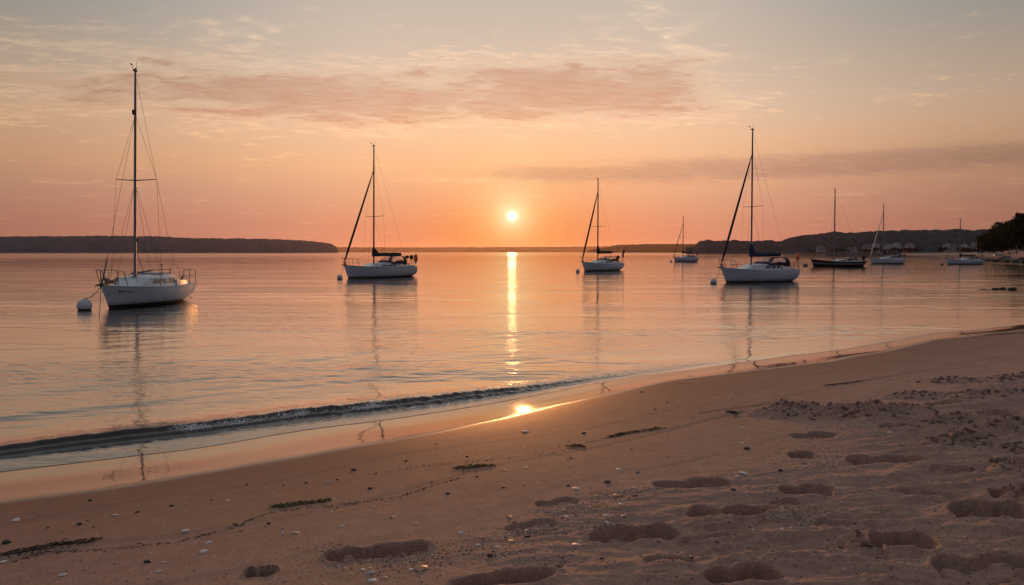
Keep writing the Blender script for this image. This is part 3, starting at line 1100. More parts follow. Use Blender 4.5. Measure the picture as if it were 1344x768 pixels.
    ms.box((xm, 0, zb), (.26, .2, .05))
    mast = ms.build('mast', M[sp.get('mast_mat', 'alu')], root)
    md = MB()
    md.box((mp(H)[0] + .02, 0, H + .03), (.22, .06, .07))
    md.tube([(mp(H)[0] + .12, 0, H + .03), (mp(H)[0] + .28, 0, H + .20)], .008, 5)
    md.box((mp(H)[0] + .29, 0, H + .21), (.16, .012, .05))
    md.tube([(mp(H)[0] - .08, .02, H + .03), (mp(H)[0] - .08, .02, H + .42)], .006, 5)
    md.tube([(mp(H)[0] - .02, 0, H + .05), (mp(H)[0] - .02, 0, H + .14)], .03, 6)
    md.build('masthead_fitting', M['rubber'], mast)
    if sp.get('mast_light'):
        ml = MB(); zl_ = lerp(zb, H, .18); ml.box((mp(zl_)[0] - .10, 0, zl_), (.10, .09, .16)); ml.build('winch_block', M['rubber'], mast)
        ml = MB(); zl_ = lerp(zb, H, .80); ml.box((mp(zl_)[0] + .09, 0, zl_), (.12, .1, .18)); ml.build('deck_light', M['rubber'], mast)
    hs = sp.get('spreaders', .5); spn = sp.get('spread', B * .36)
    zs = lerp(zb, H, hs); zh = lerp(zb, H, sp.get('hounds', .86))
    for sgn in (1, -1):
        s_b = MB(); s_b.tube([mp(zs), (mp(zs)[0] - .10, sgn * spn, zs + .05)], [.024, .016], 6, flat=.6)
        s_b.build('spreader', M[sp.get('mast_mat', 'alu')], mast)
        yb_ = beam(fmst) * .93; zc = sheer(fmst)
        wr = sp.get('wire', .0055)
        w_ = MB(); w_.tube([mp(zh), (mp(zs)[0] - .10, sgn * spn, zs + .05), (xm - .05, sgn * yb_, zc)], wr, 5); w_.build('shroud', M['wire'], root)
        w_ = MB(); w_.tube([mp(zs - .1), (xm - .42, sgn * yb_ * .97, sheer(fmst + .05))], wr, 5); w_.build('lower_shroud', M['wire'], root)
        if sp.get('fore_lowers'):
            w_ = MB(); w_.tube([mp(zs - .1), (xm + .40, sgn * beam(fmst - .06) * .9, sheer(fmst - .05))], wr, 5); w_.build('lower_shroud', M['wire'], root)
    bowp = (hx(0, fbw) - .08, 0, fbw + .05)
    zf = lerp(zb, H, sp.get('forestay', .86))
    if sp.get('furl'):
        fu = MB(); a = np.array(mp(zf)); c = np.array(bowp) + np.array([0, 0, .25])
        r_ = sp.get('furl_r', .055)
        fu.tube([lerp(c, a, k) for k in (0, .04, .1, .3, .55, .8, .93, 1.0)], [r_ * .5, r_ * .8, r_ * 1.1, r_ * 1.1, r_, r_ * .8, r_ * .5, r_ * .3], 8)
        fu.tube([np.array(bowp), c], [.02, .02], 6); fu.tube([lerp(np.array(bowp), c, .35), lerp(np.array(bowp), c, .75)], [.08, .08], 10)
        fu.build('furled_headsail', M[sp['furl']], root)
    else:
        w_ = MB(); w_.tube([mp(zf), bowp], .006, 5)
        if sp.get('hank_bag'):
            w_.tube([lerp(np.array(bowp), np.array(mp(zf)), k) for k in (.0, .03, .12, .16)], [.02, .03, .026, .012], 6)
        w_.build('forestay', M['wire'], root)
    stp = (-L / 2 + .12 + sp.get('reverse', 0), 0, fst + .04)
    w_ = MB()
    w_.tube([mp(H - .05), lerp(np.array(mp(H - .05)), np.array(stp), .9)], sp.get('wire', .0055), 5)
    for sgn in (1, -1):
        w_.tube([lerp(np.array(mp(H - .05)), np.array(stp), .9), (stp[0], sgn * beam(1) * .7, fst)], .006, 5)
    w_.build('backstay', M['wire'], root)
    if sp.get('hanging_tackle'):
        w_ = MB(); a = np.array(mp(H - .05)); s0 = np.array((stp[0], -beam(1) * .7, fst))
        p0 = lerp(s0, a, .10); p1 = lerp(s0, a, .055)
        w_.tube([p0, lerp(p0, p1, .35)], .022, 6); w_.tube([lerp(p0, p1, .35), p1, lerp(p1, s0, .35)], .012, 6)
        w_.build('backstay_tackle', M['rubber'], root)
    # boom with its sail cover
    if sp.get('boom'):
        bl, bz0, cov = sp['boom']
        gz = zb + bz0
        bm = MB(); bm.tube([(xm - .06, 0, gz), (xm - bl, 0, gz + sp.get('boom_rise', .04))], .045, 8)
        b_ob = bm.build('boom', M['darkalu'], root)
        if cov:
            cv = MB(); rr = []
            hgt = sp.get('cover_h', .62)
            for k in np.linspace(0, 1, 18):
                x = xm + .09 - k * (bl + .05)
                top = .22 + (hgt - .22) * (1 - sstep(np.float64(k), .0, .24)) ** 1.25 - .05 * k + .012 * math.sin(k * 19)
                zc = gz + sp.get('boom_rise', .04) * k
                w = (.14 + .03 * (1 - k)) * (1 + .06 * math.sin(k * 23))
                if k in (0.0, 1.0):
                    w *= .75
                ring = []
                for j in range(12):
                    an = 2 * math.pi * j / 12
                    s_, c_ = math.sin(an), math.cos(an)
                    zz_ = zc + (top * s_ if s_ > 0 else .10 * s_)
                    ring.append((x, w * c_ * (1 if s_ < 0 else (1 - .35 * s_)), zz_))
                rr.append(ring)
            cv.loft(rr, 0, closed=True)
            cv.build('sail_cover', M[cov], b_ob)
        ms_ = MB(); ms_.tube([(xm - bl * .9, 0, gz), (xm - bl * .86, 0, sheer(.8) + .25)], .012, 5); ms_.build('mainsheet', M['rope'], root)
    elif sp.get('vang'):
        ms_ = MB(); ms_.tube([(xm - .10, 0, zb + 1.05), (xm - .95, -.1, ztop(xm - .95) + .02)], .010, 5); ms_.build('boom_lift_line', M['rope'], root)
        bm = MB(); bm.tube([(xm - .12, -.18, ztop(xm - .2) + .07), (xm - .75, -.2, ztop(xm - .75) + .09), (xb + .10, -.22, ztop(xb + .15) + .13)], .036, 8)
        bm.tube([(xm - .6, -.2, ztop(xm - .6)), (xm - .6, -.2, ztop(xm - .6) + .08)], .03, 6)
        bm.build('stowed_boom', M['darkalu'], root)
    # pulpit, pushpit, stanchions, guard wires
    tr = .015
    ph = sp.get('rail_h', .56)
    pp = MB()
    fa = .13
    for sgn in (1, -1):
        pf = (hx(0, fbw) + .10, sgn * .10, fbw + ph)
        pm = (L / 2 - .55, sgn * (beam(.08) * .9 + .05), sheer(.08) + ph)
        pa = (L / 2 - fa * L, sgn * beam(fa) * .92, sheer(fa) + ph - .02)
        pp.tube([pf, pm, pa, (pa[0] - .16, sgn * beam(fa + .025) * .93, sheer(fa))], tr, 6)
        pp.tube([pm, (pm[0] - .10, sgn * beam(.09) * .9, sheer(.09))], tr, 6)
        pp.tube([pf, (hx(0, fbw) - .18, sgn * .09, fbw)], tr, 6)
        pp.tube([(pm[0] - .03, pm[1] * .98, lerp(pm[2], sheer(.09), .5)), (pa[0] - .08, sgn * beam(fa + .01) * .92, lerp(pa[2], sheer(fa), .5))], tr * .8, 6)
    pp.tube([(hx(0, fbw) + .10, .10, fbw + ph), (hx(0, fbw) + .13, 0, fbw + ph), (hx(0, fbw) + .10, -.10, fbw + ph)], tr, 6)
    pp.build('pulpit', M['steel'], root)
    fp = .88
    for sgn in (1, -1):
        ps = MB()
        xs0 = -L / 2 + .10 + sp.get('reverse', 0)
        a0 = (L / 2 - fp * L, sgn * beam(fp) * .93); a1 = (xs0, sgn * beam(.985) * .93)
        for (x, y), f in ((a0, fp), (a1, .985), ((xs0, sgn * .28), 1.0)):
            ps.tube([(x, y, sheer(f) - .02), (x, y, sheer(f) + ph)], tr, 6)
        for hgt in (ph, ph * .52):
            ps.tube([(a0[0], a0[1], sheer(fp) + hgt), (a1[0], a1[1], sheer(1) + hgt), (xs0 - .02, sgn * .28, sheer(1) + hgt)], tr, 6)
        ps.build('pushpit', M['steel'], root)
    sfs = [.32, .5, .68] if L > 6 else [.4, .65]
    for sgn in (1, -1):
        for f in sfs:
            x = L / 2 - f * L
            s1 = MB(); s1.tube([(x, sgn * beam(f) * .95, sheer(f) - .01), (x, sgn * beam(f) * .95, sheer(f) + ph)], .011, 6); s1.build('stanchion', M['steel'], root)
        for hgt in (.98, .52):
            pts = [(L / 2 - f * L, sgn * beam(f) * .945, sheer(f) + ph * hgt) for f in [fa] + sfs + [fp]]
            lw = MB(); lw.tube(pts, .0045, 4); lw.build('guard_wire', M['wire'], root)
    # bow roller, anchor and cleat
    an_ = MB()
    an_.box((hx(0, fbw) + .02, 0, fbw + .035), (.34, .12, .05))
    an_.tube([(hx(0, fbw) + .16, 0, fbw + .06), (hx(0, fbw) - .45, 0, fbw + .09)], .016, 6)
    an_.tube([(hx(0, fbw) + .16, .11, fbw - .01), (hx(0, fbw) + .22, 0, fbw + .05), (hx(0, fbw) + .16, -.11, fbw - .01)], .02, 6)
    an_.build('anchor', M['rubber'], root)
    if sp.get('rope_coil'):
        rc = MB()
        for k in range(4):
            rr = .17 + .02 * k
            rc.tube([(L / 2 - .62 + rr * math.cos(a) * .9, .05 + rr * math.sin(a), fbw + .10 + .035 * k + .09 * math.cos(a * 2 + k)) for a in np.linspace(0, 6.3, 18)], .013, 5)
        rc.build('rope_coil', M['rope'], root)
    # spray hood
    if sp.get('dodger'):
        dm, dl, dh = sp['dodger']
        x0 = xb + dl * .62; x1 = xb - dl * .38
        nt, nph = 13, 25
        wd = cab_w(xb) * 1.02
        Gd = []
        for i in range(nt):
            k = i / (nt - 1)
            x = lerp(x0, x1, k)
            zl_ = lerp(zdeck(x) + float(cab_h(max(min(x, xa), xb))) * .80, sheer(.8) + .22, sstep(np.float64(k), .45, 1.0))
            topz = ztop(x0) + dh * math.sin(min(1, .04 + k / .62) * math.pi / 2) ** .85 - .06 * max(0, k - .75) * 4 * dh
            row = []
            for j in range(nph):
                ph_ = math.pi * j / (nph - 1)
                cc, s2 = math.cos(ph_), math.sin(ph_)
                row.append((x + (.10 * (1 - s2) if k < .95 else 0), math.copysign(abs(cc) ** .55, cc) * wd, lerp(zl_, topz, abs(s2) ** .62)))
            Gd.append(row)
        fab, panes = [], {}
        for i in range(nt - 1):
            for j in range(nph - 1):
                a = i * nph + j
                fc = (a, a + 1, a + nph + 1, a + nph)
                kk = (j + .5) / (nph - 1); kt = (i + .5) / (nt - 1)
                key = None
                if .08 < kt < .84 and .07 < kk < .34:
                    key = 'near'
                elif .08 < kt < .84 and .66 < kk < .93:
                    key = 'far'
                elif .06 < kt < .46 and .38 < kk < .62:
                    key = 'front'
                if key:
                    panes.setdefault(key, []).append(fc)
                else:
                    fab.append(fc)
        Pd = [p for r_ in Gd for p in r_]
        db = MB(); db.add(Pd, fab)
        db.tube(Gd[-1], .022, 6)
        d_ob = db.build('sprayhood', M[dm], root)
        for fcs_ in panes.values():
            vb = MB(); vb.add(Pd, fcs_); vb.build('sprayhood_window', M['vinyl'], d_ob)
    # stern gear
    xs0 = -L / 2 + .10 + sp.get('reverse', 0)
    for (kind, side, mname, *gx) in sp.get('gear', ()):
        gz_ = gx[0] if gx else 0.0; gs_ = gx[1] if len(gx) > 1 else 1.0
        y = side * beam(.98) * .9; zt = sheer(1) + ph
        gbm = MB()
        if kind == 'horseshoe':
            gbm.tube([(xs0 - .03, y + .17 * math.cos(a), zt + .02 + .22 * math.sin(a)) for a in np.linspace(-1.0, math.pi + 1.0, 13)], .06, 8)
            gbm.build('horseshoe_lifebuoy', M[mname], root)
        elif kind == 'float':
            gbm.tube([(xs0, y, sheer(1) + .1), (xs0, y, zt + gz_ + .34 * gs_)], .014, 6)
            f_ob = gbm.build('danbuoy_pole', M['steel'], root)
            fb2 = MB(); fb2.ball((xs0, y, zt + gz_), (.13 * gs_, .13 * gs_, .30 * gs_)); fb2.build('danbuoy_float', M[mname], f_ob)
        elif kind == 'flag':
            gbm.tube([(xs0, y, zt - .3), (xs0 - .32, y, zt + 1.05)], .014, 6)
            f_ob = gbm.build('flag_staff', M['wood'], root)
            fb2 = MB(); rows = []
            for i in range(9):
                k = i / 8
                rows.append([(xs0 - .30 + .34 * j / 5 + .05 * k - .18 * (1 - k) * 0 + .06 * math.sin(j * 1.4 + k * 3), y + .07 * math.sin(j * 1.7 + k * 4), zt + 1.0 - .75 * k - .26 * j / 5) for j in range(6)])
            fb2.loft(rows, 0, caps=False); fb2.build('flag', M[mname], f_ob)
        elif kind == 'outboard':
            xo = -L / 2 - .18
            gbm.box((xo + .12, y * .5, sheer(1) - .05), (.14, .22, .34))
            gbm.tube([(xo, y * .5, sheer(1) + .12 + gz_), (xo - .02, y * .5, -.12)], [.07, .05], 8)
            o_ob = gbm.build('outboard_motor', M['rubber'], root)
            fb2 = MB(); fb2.ball((xo - .02, y * .5, sheer(1) + .34 + gz_), (.24 * gs_, .16 * gs_, .26 * gs_), 12, 8); fb2.build('engine_cowl', M['rubber'], o_ob)
        elif kind == 'panel':
            gbm.box((xs0, y, zt + .10 + gz_), (.12, .3, .34))
            gbm.tube([(xs0, y, zt - .2), (xs0, y, zt + .1 + gz_)], .02, 6)
            gbm.build('rail_bag', M[mname], root)
        elif kind == 'ladder':
            for dy_ in (-.13, .13):
                gbm.tube([(xs0 - .02, y * .4 + dy_, sheer(1)), (xs0 - .30, y * .4 + dy_, .25), (xs0 - .52, y * .4 + dy_, -.15)], .014, 6)
            for k in (.3, .6, .9):
                p_ = lerp(np.array((xs0 - .02, 0, sheer(1))), np.array((xs0 - .50, 0, -.1)), k)
                gbm.tube([(p_[0], y * .4 - .13, p_[2]), (p_[0], y * .4 + .13, p_[2])], .012, 6)
            gbm.build('boarding_ladder', M['steel'], root)
        elif kind == 'cooker':
            gbm.tube([(xs0, y, sheer(1)), (xs0, y, zt + gz_ + .05)], .015, 6); gbm.ball((xs0, y, zt + gz_ + .12), (.17, .17, .13), 12, 8)
            gbm.build('rail_grill', M[mname], root)
    # rudder and tiller
    rd = MB(); rd.box((-L / 2 + .02 + sp.get('reverse', 0) * .2, 0, -.12), (.42, .05, .5)); rd.build('rudder', M['antifoul'], root)
    tl = MB(); tl.tube([(-L / 2 + .3 + sp.get('reverse', 0), 0, sheer(1) + .10), (-L / 2 + 1.3, 0, sheer(.85) + .30)], [.025, .018], 6); tl.build('tiller', M['wood'], root)
    bow_w = ctr - aft * (L / 2) * 1.0
    return dict(root=root, bow=np.array([bow_w[0], bow_w[1], fbw]), stern=np.array([*(ctr + aft * (L / 2)), fst]))


std_win = [(.47, .62, .38, .80, 1), (.66, .80, .38, .80, 1)]
BOATS = []
BOATS.append(sailboat(dict(label='white sailboat nearest the beach, bare mast without boom cover, large ball buoy at its bow', L=5.95, B=2.3, bow_fb=.82, stern_fb=.70, bow_px=(143, 405), theta=28, rake=.5, af=.11,
    hull='hullwhite', rail='deckpaint', cabin=(.24, .74, .46), windows=[(.36, .55, .36, .80, 1), (.62, .73, .36, .80, -1), (.78, .95, .36, .84, 1)], mast_f=.41, mast_h=8.83, mast_r=.062, mast_rake=.045, spreaders=.47, hounds=.79, forestay=.79, spread=.78,
    fore_lowers=True, vang=True, mast_light=True, name_mark=True, hank_bag=True, hanging_tackle=True, rope_coil=True, stern_ratio=.68, reverse=-.22, wire=.0055, gear=[])))
BOATS.append(sailboat(dict(label='white sailboat left of the sun, charcoal furled headsail and sprayhood, orange float at stern', L=7.9, B=2.6, bow_fb=1.0, stern_fb=.80, bow_px=(457, 365.6), theta=44, rake=.45,
    hull='hullwhite', rail='brownstripe', cabin=(.25, .72, .40), windows=[(.38, .52, .34, .70, 1), (.56, .84, .34, .70, 1)], mast_f=.42, mast_h=10.3, mast_r=.07, mast_rake=.012, spreaders=.40, forestay=.80, mast_mat='darkalu',
    boom=(3.3, .62, 'charcoal'), cover_h=.68, furl='charcoal', furl_r=.075, dodger=('charcoal', 1.7, .56), stern_ratio=.70, reverse=.35, gear=[('float', 1, 'orange', .12, 1.25), ('panel', .48, 'rubber', .12), ('cooker', -.05, 'rubber', .12)])))
BOATS.append(sailboat(dict(label='white sailboat just right of the sun glitter with a small dark flag at its stern', L=7.3, B=2.5, bow_fb=.98, stern_fb=.78, bow_px=(767, 356.2), theta=33, rake=.45,
    hull='hullwhite', cabin=(.26, .72, .42), windows=std_win, mast_f=.42, mast_h=9.7, mast_r=.08, mast_rake=-.004, spreaders=.42, forestay=.86, mast_mat='darkalu', boom=(2.9, .80, 'charcoal'), cover_h=.95, furl='charcoal', furl_r=.085,
    dodger=('charcoal', 1.7, .42), stern_ratio=.72, reverse=.2, gear=[('flag', .9, 'blue'), ('panel', .2, 'rubber')])))
BOATS.append(sailboat(dict(label='white sailboat with navy sail cover, navy sprayhood and one orange float on its stern', L=6.5, B=2.45, bow_fb=.98, stern_fb=.82, bow_px=(953, 371), theta=46, rake=.5,
    hull='hullwhite', cabin=(.24, .74, .44), windows=[(.53, .67, .40, .80, 1), (.70, .82, .40, .80, 1), (.85, .94, .40, .80, 1)], mast_f=.42, mast_h=10.1, mast_r=.07, mast_rake=-.005, spreaders=.43, forestay=.83, boom=(2.75, .60, 'navy'), cover_h=.85, furl='navy', furl_r=.07,
    dodger=('navy', 1.9, .44), name_mark=True, stern_ratio=.74, reverse=.12, gear=[('float', .9, 'orange', .30), ('ladder', .6, 'steel')])))
BOATS.append(sailboat(dict(label='small distant white sailboat between the sun glitter and the wooded hill', L=6.4, B=2.4, bow_fb=.95, stern_fb=.8, bow_px=(885.5, 343.6), theta=48, rake=.3,
    hull='hullwhite', cabin=(.26, .72, .42), windows=std_win, mast_f=.40, mast_h=9.3, mast_r=.085, mast_rake=.0, mast_mat='darkalu', boom=(2.7, .75, 'charcoal'), cover_h=.4, furl='charcoal', furl_r=.06, dodger=('charcoal', 1.5, .35), reverse=.2, gear=[('panel', .5, 'blue')], wire=.008)))
BOATS.append(sailboat(dict(label='black hulled sailboat with an outboard motor on its stern and pale side stripe', L=7.8, B=2.4, bow_fb=1.02, stern_fb=.70, bow_px=(1067.5, 350), theta=58, rake=.4,
    hull='blackhull', band='greystripe', band_row=5, rail='wood', cabin=(.40, .78, .36), cabin_mat='gelcoat_warm', windows=[(.35, .60, .35, .8, 1), (.66, .92, .35, .8, 1)], mast_f=.46, mast_h=10.65, mast_r=.09, mast_rake=-.008, boom=None, dodger=('charcoal', 1.5, .30), reverse=-.35, stern_ratio=.55,
    gear=[('outboard', .5, 'rubber', .22, 1.25), ('cooker', .8, 'rubber')], rail_h=.5, wire=.008)))
BOATS.append(sailboat(dict(label='pale blue white sailboat in front of the hillside houses with a dark boom cover', L=6.7, B=2.4, bow_fb=1.0, stern_fb=.85, bow_px=(1143.5, 346.4), theta=50, rake=.3,
    hull='hullwhite', cabin=(.30, .74, .40), windows=std_win, mast_f=.41, mast_h=10.1, mast_r=.09, mast_rake=-.02, boom=(2.9, .7, 'charcoal'), cover_h=.75, furl='gelcoat_warm', furl_r=.07, dodger=('navy', 1.5, .3), reverse=.1, gear=[('cooker', .8, 'rubber'), ('flag', -.6, 'blue')], wire=.008)))
BOATS.append(sailboat(dict(label='white sailboat furthest right, short masted, off the sandy spit with orange gear on deck', L=6.2, B=2.3, bow_fb=.92, stern_fb=.72, bow_px=(1243.5, 347), theta=56, rake=.3,
    hull='hullwhite', cabin=(.34, .74, .36), windows=std_win, mast_f=.40, mast_h=7.4, mast_r=.08, mast_rake=-.02, boom=(2.7, .55, 'charcoal'), cover_h=.45, dodger=('charcoal', 1.3, .28), reverse=.0, gear=[('horseshoe', -.7, 'orange'), ('panel', .4, 'rubber')], wire=.008)))

# ------------------------------------------------------------------ mooring buoys and lines


def buoy(px_, py_, dia_px, label, flat=.95, mat='buoy'):
    p = gp(px_, py_)
    d = math.hypot(p[0], p[1])
    r_ = dia_px / F * d / 2
    root = empty('mooring_buoy', (p[0], p[1], 0))
    tag(root, label, 'buoy', 'mooring buoys on the water')
    bb = MB(); bb.ball((0, 0, r_ * .62), (r_, r_, r_ * flat), 22, 14); bb.build('float', M[mat], root)
    wb = MB(); wb.loft([[(r_ * .99 * math.cos(a) * k, r_ * .99 * math.sin(a) * k, z_) for a in np.linspace(0, 2 * math.pi, 23)[:-1]] for k, z_ in ((.86, .0), (.93, .05 + r_ * .12), (.985, .055 + r_ * .2))], 0, closed=True, caps=False)
    wb.build('weed_ring', M['weed'], root)
    eb = MB(); eb.tube([(0, r_ * .12 * math.cos(a), r_ * (.62 + flat) + r_ * .02 + r_ * .12 * math.sin(a)) for a in np.linspace(-.6, math.pi + .6, 9)], r_ * .035, 6)
    eb.build('mooring_eye', M['steel'], root)
    return np.array([p[0], p[1], r_ * (.62 + flat)])


def rope(a, b_, label, sag=.12, r_=.014):
    pts = []
    for k in np.linspace(0, 1, 14):
        p = lerp(np.array(a, float), np.array(b_, float), k)
        p[2] -= sag * 4 * k * (1 - k)
        pts.append(p)
    mb = MB(); mb.tube(pts, r_, 6)
    o = mb.build('mooring_line', M['rope'])
    return tag(o, label, 'rope')


b1 = buoy(111, 407, 16.4, 'large white ball buoy left of the nearest sailboat')
rope(BOATS[0]['bow'] + [0, 0, -.02], b1, 'rope from the nearest sailboat\'s bow down to its white ball buoy', .10)
wp = gp(129.5, 421)
rope(BOATS[0]['bow'] + [0, 0, -.03], (*wp[:2], -.05), 'slack rope hanging from the nearest sailboat\'s bow straight into the water', .10, .011)
sp_ = gp(271, 388)
rope(BOATS[0]['stern'] + [0, 0, -.35], (*sp_[:2], .01), 'rope trailing from the nearest sailboat\'s stern onto the water', .18, .012)
b2 = buoy(446, 366.4, 7.4, 'small round buoy off the bow of the sailboat left of the sun')
rope(BOATS[1]['bow'], b2, 'rope from the bow of the sailboat left of the sun to its buoy', .25, .014)
b3 = buoy(758.3, 357.4, 5.2, 'small buoy left of the sailboat by the sun glitter')
rope(BOATS[2]['bow'], b3, 'rope from the bow of the sailboat beside the sun glitter to its buoy', .2, .014)
b4 = buoy(936.5, 372.4, 8.6, 'round white buoy at the bow of the navy covered sailboat')
rope(BOATS[3]['bow'], b4, 'rope from the bow of the navy covered sailboat to its white buoy', .25, .014)
b5 = buoy(881, 344.0, 3.2, 'tiny pale buoy left of the small distant sailboat')
b6 = buoy(1057, 349.5, 5.6, 'pale blue buoy left of the black hulled sailboat', .62, 'bluebuoy')
b8 = buoy(1236.5, 348.0, 3.4, 'tiny dark buoy left of the sailboat by the sandy spit', .6, 'weed')

# ------------------------------------------------------------------ houses on the far shore
m_walls = [material('pale_clapboard', (.50, .50, .54), .8), material('grey_clapboard', (.26, .26, .29), .8), material('cream_render', (.40, .38, .37), .8)]
m_roofs = [material('slate_roof', (.07, .07, .08), .9), material('shingle_roof', (.11, .09, .085), .9)]
m_glass = material('house_window_glass', (.03, .035, .04), .1, spec=.8)
m_trim = material('white_trim', (.6, .6, .6), .6)


def house(px_, py_base, dist, w, dep, h, label, rot=0.0, wm=0, rm=0, storeys=2, porch=False, wing=False):
    p = at_dist(px_, py_base, dist)
    root = empty('house', p, -math.atan2(p[0], p[1]) + rot)
    root.scale = (.86, .86, .86)
    tag(root, label, 'house', 'houses along the far shore')
    wl_ = MB(); wl_.box((0, 0, h / 2 - 1), (w, dep, h + 2))
    rh = w * .30
    for s_ in (-1, 1):
        wl_.add([(-w / 2, s_ * dep / 2, h), (w / 2, s_ * dep / 2, h), (0, s_ * dep / 2, h + rh)], [(0, 1, 2)], 0, False)
    if wing:
        wl_.box((w * .72, .6, h * .3 - 1), (w * .5, dep * .8, h * .6 + 2))
    wl_.build('wall', m_walls[wm], root)
    rf = MB()
    for s_ in (-1, 1):
        a = np.array([s_ * (w / 2 + .4), 0, h - .24]); b_ = np.array([0, 0, h + rh + .05])
        y0, y1 = -dep / 2 - .4, dep / 2 + .4
        P = [(a[0], y0, a[2]), (b_[0], y0, b_[2]), (b_[0], y1, b_[2]), (a[0], y1, a[2])]
        rf.hexa(P + [(x, y, z + .22) for x, y, z in P])
    if wing:
        rf.box((w * .74, .6, h * .6 + .15), (w * .55, dep * .9, .25))
    r_ob = rf.build('roof', m_roofs[rm], root)
    cn = MB(); cn.box((w * .2, dep * .15, h + rh * .8), (.8, .8, 2.0)); cn.build('chimney', m_roofs[1], r_ob)
    nwin = max(2, int(w / 2.6))
    for st in range(storeys):
        for k in range(nwin):
            x = -w / 2 + w * (k + .5) / nwin; zc = 1.5 + st * (h - .6) / storeys
            fr = MB(); fr.box((x, -dep / 2 - .03, zc), (1.35, .10, 1.65)); f_ob = fr.build('window', m_trim, root)
            gl = MB(); gl.box((x, -dep / 2 - .09, zc), (1.05, .04, 1.35)); gl.build('pane', m_glass, f_ob)
    if porch:
        pb = MB(); pb.box((0, -dep / 2 - 1.1, 2.75), (w * .9, 2.2, .2))
        for k in range(4):
            pb.box((-w * .42 + w * .28 * k, -dep / 2 - 2.0, 1.3), (.22, .22, 2.7))
        pb.build('porch', m_trim, root)


house(1077.5, 329.3, 905, 8.5, 8, 4.6, 'small grey house alone among the trees behind the black sailboat\'s mast', .3, 1, 0, 1)
house(1116, 330.4, 892, 8, 7, 3.0, 'low grey cottage at the waterline between the black and pale blue sailboats', -.2, 1, 1, 1)
house(1122, 330.2, 900, 4.5, 5, 4.2, 'narrow pale house right beside the low waterline cottage', .1, 0, 0, 2)
house(1138.5, 329.4, 900, 9, 8, 5.5, 'wide pale house left of the pale blue sailboat\'s mast', .15, 1, 0, 2, True)
house(1148.5, 329.0, 912, 8, 8, 7.0, 'tall white house left of the pale blue sailboat\'s mast', -.25, 0, 1, 2)
house(1165.5, 329.0, 905, 9, 8, 5.6, 'white house with a porch just right of the pale blue sailboat\'s mast', .2, 0, 0, 2, True)
house(1176.5, 328.4, 915, 10, 9, 6.8, 'large white house with a dark roof, centre of the hillside cluster', -.1, 0, 1, 2, False, True)
house(1194, 327.2, 922, 9, 8, 5.2, 'pale house standing highest and right of the hillside cluster', .3, 2, 0, 2)
house(1243.5, 328.6, 910, 9, 8, 5.8, 'white house left of the furthest right sailboat\'s mast', .15, 0, 0, 2, True)
house(1252.5, 328.8, 905, 7.5, 8, 5.0, 'grey house directly behind the furthest right sailboat\'s mast', -.2, 1, 1, 2)
house(1265.5, 328.4, 900, 10, 8, 5.0, 'long white house right of the furthest right sailboat\'s mast', .0, 0, 0, 2, True, True)
house(1281, 327.2, 912, 10, 9, 6.4, 'tall pale house beside the rounded tree at the end of the row', -.15, 2, 0, 2)

# ------------------------------------------------------------------ trees at the right
m_leaf = foliage_mat('dark_leaves', (.014, .019, .010), (.040, .048, .022), .6)
m_trunk = material('grey_bark', (.09, .075, .06), .95, bump=.02, bump_scale=8)
m_pale = material('pale_bark', (.26, .22, .19), .9, bump=.01, bump_scale=8)


def tree(px_, dist, height, radius, label, seed, pale=False, low=.25, nleaf=3200, leaf=.42):
    rg = np.random.default_rng(seed)
    p = at_dist(px_, 331, dist)
    p[2] = far_ground(px_, dist) - .1
    root = empty('tree', p)
    tag(root, label, 'tree', 'trees behind the far beach')
    tk = MB()
    lean = rg.uniform(-.04, .04, 2) * height
    tp = lambda k: np.array([lean[0] * k * k, lean[1] * k * k, height * .82 * k])
    r0 = height * .024
    tk.tube([tp(k) for k in (0, .02, .2, .45, .7, 1)], [r0 * 1.5, r0 * 1.1, r0 * .9, r0 * .7, r0 * .4, r0 * .1], 8)
    cl = []
    nl = 11
    for i in range(nl):
        k = rg.uniform(low + .08, .85); a = rg.uniform(0, 6.28)
        e = tp(k) + np.array([math.cos(a), math.sin(a), rg.uniform(.25, .7)]) * radius * rg.uniform(.45, .85) * (1.15 - k * .6)
        tk.tube([tp(k), lerp(tp(k), e, .5) + [0, 0, -.1], e], [r0 * .4, r0 * .25, r0 * .08], 5)
        cl.append((e, radius * rg.uniform(.30, .52)))
    for i in range(13):
        a = rg.uniform(0, 6.28); k = rg.uniform(low + .1, 1.08)
        rr = radius * math.sqrt(rg.uniform(.05, 1)) * (1.0 - abs(k - .55) ** 2 * 1.3)
        cl.append((np.array([math.cos(a) * rr, math.sin(a) * rr, height * k * .92]), radius * rg.uniform(.25, .48)))
    tk.build('trunk', m_pale if pale else m_trunk, root)
    w = np.array([c_[1] ** 2 for c_ in cl]); w /= w.sum()
    idx = rg.choice(len(cl), nleaf, p=w)
    C = np.array([cl[i][0] for i in idx]); Rr = np.array([cl[i][1] for i in idx])
    dv = rg.normal(size=(nleaf, 3)); dv /= np.linalg.norm(dv, axis=1)[:, None]
    P = C + dv * (Rr * rg.uniform(.35, 1.08, nleaf) ** .6)[:, None] * np.array([1, 1, .75])
    a1 = rg.normal(size=(nleaf, 3)); a1 /= np.linalg.norm(a1, axis=1)[:, None]
    a2 = np.cross(a1, rg.normal(size=(nleaf, 3))); a2 /= np.linalg.norm(a2, axis=1)[:, None]
    sz = leaf * rg.uniform(.5, 1.3, nleaf)[:, None]
    V = np.concatenate([P - a1 * sz, P + a2 * sz * .55, P + a1 * sz, P - a2 * sz * .55], 1).reshape(-1, 3)
    me = bpy.data.meshes.new('crown')
    me.from_pydata(V.tolist(), [], np.arange(nleaf * 4).reshape(-1, 4).tolist())
    me.materials.append(m_leaf)
    o = bpy.data.objects.new('crown', me); COL.objects.link(o); o.parent = root


